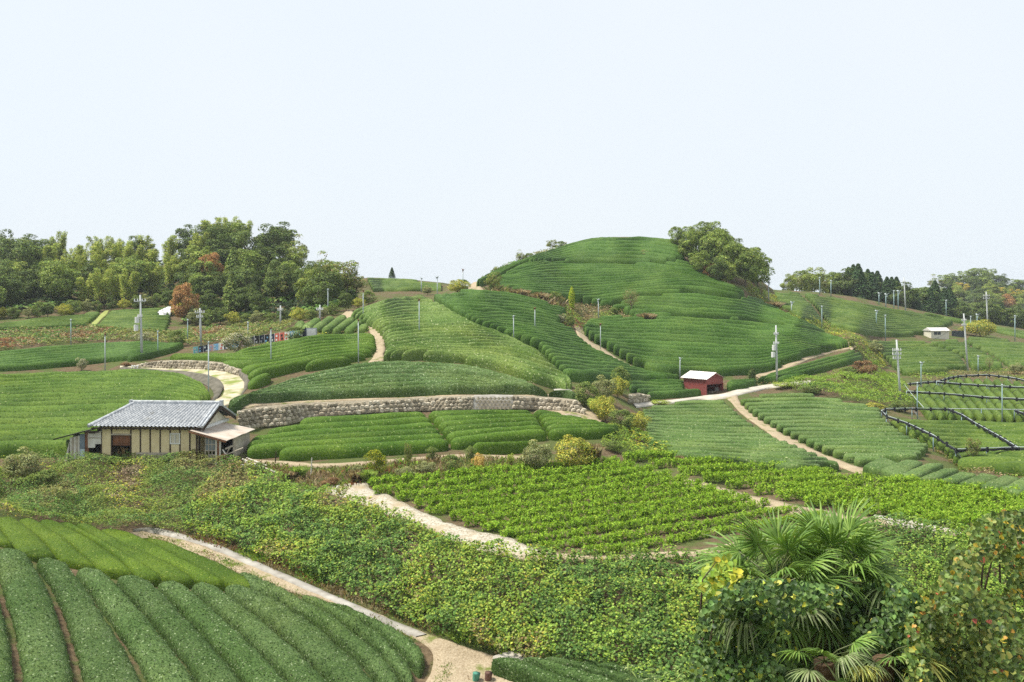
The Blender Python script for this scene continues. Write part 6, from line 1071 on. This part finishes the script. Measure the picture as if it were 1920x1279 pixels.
def palm(px, py, D, label, fr, sc=1.0):
    c = Vector(ray(px, py, D)); gz = near_ground(c.x, c.y); e = empty('palm_tree', (c.x, c.y, gz)); tag(e, label, 'palm', 'fan palms in the near thicket'); h = c.z - gz
    mb = MB(); pts = [(0.05 * math.sin(i * 1.3), 0.05 * math.cos(i), h * i / 7 - (0.3 if i == 0 else 0)) for i in range(8)]; pts[-1] = (0, 0, h); mb.tube(pts, [0.12 + 0.02 * (i % 2) for i in range(8)], 9); mb.build('trunk', simple('palm_fibre', (0.15, 0.10, 0.06), (0.06, 0.04, 0.025), 12, 0.95, 0.05, 0.03), e)
    for i, (az, el, kind, s) in enumerate(fr):
        o = link('frond', FR[kind][i % len(FR[kind])], e); o.location = (0, 0, h); s *= sc; o.scale = (s, s, s); o.rotation_euler = Euler((random.uniform(-0.35, 0.35), -math.radians(el), math.radians(az)), 'XYZ')
def ring(n, el, kind, s, off=0, jit=8): return [(360 / n * i + off + random.uniform(-12, 12), el + random.uniform(-jit, jit), random.choice(kind), s * random.uniform(0.9, 1.1)) for i in range(n)]
palm(1455, 1100, 15.2, 'left fan palm crown overgrown by creeper', ring(5, 62, 'g', 1.0) + ring(7, 30, 'ggs', 1.05, 20) + ring(8, -2, 'gs', 1.05, 5) + ring(9, -25, 'sg', 1.05, 30) + ring(9, -52, 's', 1.0) + ring(8, 12, 'g', 0.95, 40), 0.92)
palm(1565, 1090, 15.8, 'right fan palm crown with upright fresh fronds', ring(6, 66, 'g', 1.0) + ring(7, 36, 'g', 1.05, 25) + ring(8, 4, 'ggs', 1.08, 0) + ring(9, -22, 'sg', 1.08, 20) + ring(9, -50, 's', 1.0) + ring(8, 16, 'g', 0.95, 10), 0.96)
palm(1545, 1240, 13.4, 'lower fan palm almost buried in the dark creeper', [(250, 30, 'g', 0.8), (290, 25, 's', 0.8), (320, 5, 'y', 0.85), (230, 0, 's', 0.8), (275, -15, 'g', 0.8), (345, 35, 'g', 0.85), (20, 10, 's', 0.8), (300, -40, 's', 0.8), (200, 20, 'g', 0.75)], 0.75)
palm(1655, 1235, 13.6, 'small yellowing fan palm at the lower right of the thicket', [(270, 20, 'g', 0.8), (310, 10, 'y', 0.9), (340, -5, 's', 0.9), (235, 10, 's', 0.8), (290, -25, 's', 0.85), (0, 25, 'g', 0.8), (320, -40, 's', 0.9)], 0.8)
def thicket(name, poly, D0, D1, n, size, cols, w, label, cat, lump=1.0, seed=3, asp=0.85, clumps=0.0, stems=26):
    a = np.array(poly, float); m = n * 6; px = R.uniform(a[:, 0].min(), a[:, 0].max(), m); py = R.uniform(a[:, 1].min(), a[:, 1].max(), m); ok = inpoly(px, py, poly); px, py = px[ok], py[ok]
    q = np.stack([px / 60, py / 60, px * 0], 1)
    if clumps: keep = vn(q, 1.0, seed + 9) > clumps; px, py, q = px[keep], py[keep], q[keep]
    px, py, q = px[:n], py[:n], q[:n]; nn = len(px); D = D0 + (D1 - D0) * np.clip(vn(q, 0.7, seed) * 0.7 + R.random(nn) ** 1.5 * 0.5, 0, 1.2); P = ray(px, py, D); N = np.array([0, -0.75, 0.6]) + R.normal(0, 0.5, (nn, 3))
    f = vn(q, 1.3, seed + 4)[:, None]; col = pal(nn, cols, w) * (0.75 + 0.5 * f); V, Fq, cc = ovate(P, N, R.uniform(0.6, 1.25, nn) * size, col, asp); g = P.mean(0)
    e = empty(name, (g[0], g[1], near_ground(g[0], g[1]))); g = np.array(e.location); link('leaves', fastmesh('leaves', V - g, [Fq], LEAFG, None, cc), e)
    for i in range(stems):
        j = R.integers(nn); p = Vector(P[j] - g); b = Vector((p.x + random.uniform(-.25, .25), p.y + 0.5, max(-0.3, p.z - 0.9))); MB().tube([b, b.lerp(p, 0.5) + Vector((random.uniform(-.12, .12), 0, 0.1)), p], [0.018, 0.012, 0.005], 5).build('stem', BARK, e)
    tag(e, label, cat); return e
VD = [(0.076, 0.140, 0.041), (0.119, 0.206, 0.056), (0.173, 0.281, 0.075), (0.043, 0.085, 0.027), (0.620, 0.620, 0.075), (0.476, 0.525, 0.094)]
thicket('creeper_thicket', [(1315,1150),(1360,1095),(1450,1085),(1560,1100),(1680,1095),(1745,1130),(1775,1200),(1800,1340),(1290,1340),(1300,1220)], 13.0, 16.5, 12000, 0.085, VD, [5, 5, 4, 4, 0.35, 0.6], 'dark leafy creeper thicket smothering the palm trunks', 'creeper')
thicket('creeper_spray', [(1306,1100),(1330,1050),(1375,1042),(1392,1080),(1372,1118),(1330,1122)], 14.0, 15.4, 150, 0.10, [(0.40, 0.50, 0.07), (0.28, 0.42, 0.06), (0.52, 0.50, 0.05)], None, 'yellow green creeper spray at the left of the palms', 'creeper', seed=7, stems=3)
thicket('autumn_tree', [(1640,1340),(1690,1240),(1700,1160),(1760,1090),(1790,1010),(1850,965),(1925,955),(2040,960),(2040,1340)], 11.8, 16.0, 10500, 0.078, [(0.112, 0.174, 0.043), (0.160, 0.232, 0.051), (0.072, 0.116, 0.032), (0.255, 0.290, 0.072), (0.574, 0.435, 0.058), (0.620, 0.348, 0.072), (0.479, 0.145, 0.087)], [5, 5.5, 3.5, 4, 0.5, 0.28, 0.14], 'autumn tinted leafy tree at the lower right corner', 'tree', seed=11, clumps=0.27)
thicket('yellow_leaf_spray', [(1690,1130),(1730,1100),(1770,1120),(1780,1200),(1720,1210)], 14.0, 15.5, 220, 0.09, [(0.30, 0.34, 0.06), (0.44, 0.36, 0.05), (0.2, 0.26, 0.05)], None, 'sparse yellowing leaf spray right of the palms', 'creeper', seed=15, stems=4)
def bamboo_grass(px, py, D, label, seed):
    rg = np.random.default_rng(seed); c = ray(px, py, D); gz = near_ground(c[0], c[1]); e = empty('bamboo_grass', (c[0], c[1], gz)); tag(e, label, 'bamboo grass', 'bamboo grass at the bottom edge'); Vs = []; mb = MB(); cols = []
    for s in range(26):
        x0, y0 = rg.normal(0, 0.28, 2); top = np.array([x0 * 2.0 + rg.normal(0, .2), y0 * 1.8, c[2] - gz + rg.uniform(-0.6, 0.25)]); b = np.array([x0, y0, 0]); mb.tube([tuple(b), tuple((b + top) / 2), tuple(top)], [0.008, 0.006, 0.003], 4)
        for k in range(20):
            t = rg.uniform(0.45, 1.0); p = b + (top - b) * t; a = rg.uniform(0, 6.28); L = rg.uniform(0.14, 0.26); d = np.array([math.cos(a), math.sin(a), rg.uniform(-0.5, 0.5)]); d /= np.linalg.norm(d); sd_ = np.array([-math.sin(a), math.cos(a), 0]) * 0.016
            Vs += [p, p + d * L * 0.4 + sd_, p + d * L + np.array([0, 0, -0.05]), p + d * L * 0.4 - sd_]; cols += [np.array([(0.30, 0.40, 0.12), (0.20, 0.30, 0.07), (0.40, 0.46, 0.20)][rg.integers(3)])] * 4
    link('leaves', fastmesh('leaves', np.array(Vs), [np.arange(len(Vs)).reshape(-1, 4)], LEAF, None, np.array(cols)), e); mb.build('canes', simple('cane', (0.26, 0.30, 0.10)), e)
bamboo_grass(1320, 1240, 18.0, 'left clump of pale bamboo grass at the bottom edge', 5); bamboo_grass(1385, 1262, 17.2, 'right clump of pale bamboo grass under the palms', 6); bamboo_grass(1285, 1282, 18.4, 'lowest clump of pale bamboo grass at the bottom edge', 8)

# ================================================================ thin air
hz, n, b = newmat('air'); n.nodes.remove(b); pv = node(n, 'ShaderNodeVolumePrincipled'); pv.inputs['Color'].default_value = (0.86, 0.93, 1.0, 1); pv.inputs['Density'].default_value = 0.0002; n.links.new(pv.outputs[0], n.nodes['Material Output'].inputs['Volume'])
tag(MB().box((-1500, -120, -60), (1500, 1250, 32)).build('haze', hz), None, None, None, 'stuff')

# trees of one kind in a wood are told apart by their order from the left
same_label = {}
for o in list(C.objects):
    if o.parent is None and o.get('group') and o.get('label'): same_label.setdefault(o['label'], []).append(o)
for l, os_ in same_label.items():
    if 1 < len(os_) <= len(ORD):
        for i, o in enumerate(sorted(os_, key=lambda q: q.location.x / max(1.0, q.location.y))): o['label'] = f'{l}, {ORD[i]} from left'
print('triangles', sum(sum(len(q.vertices) - 2 for q in m.polygons) for m in bpy.data.meshes))
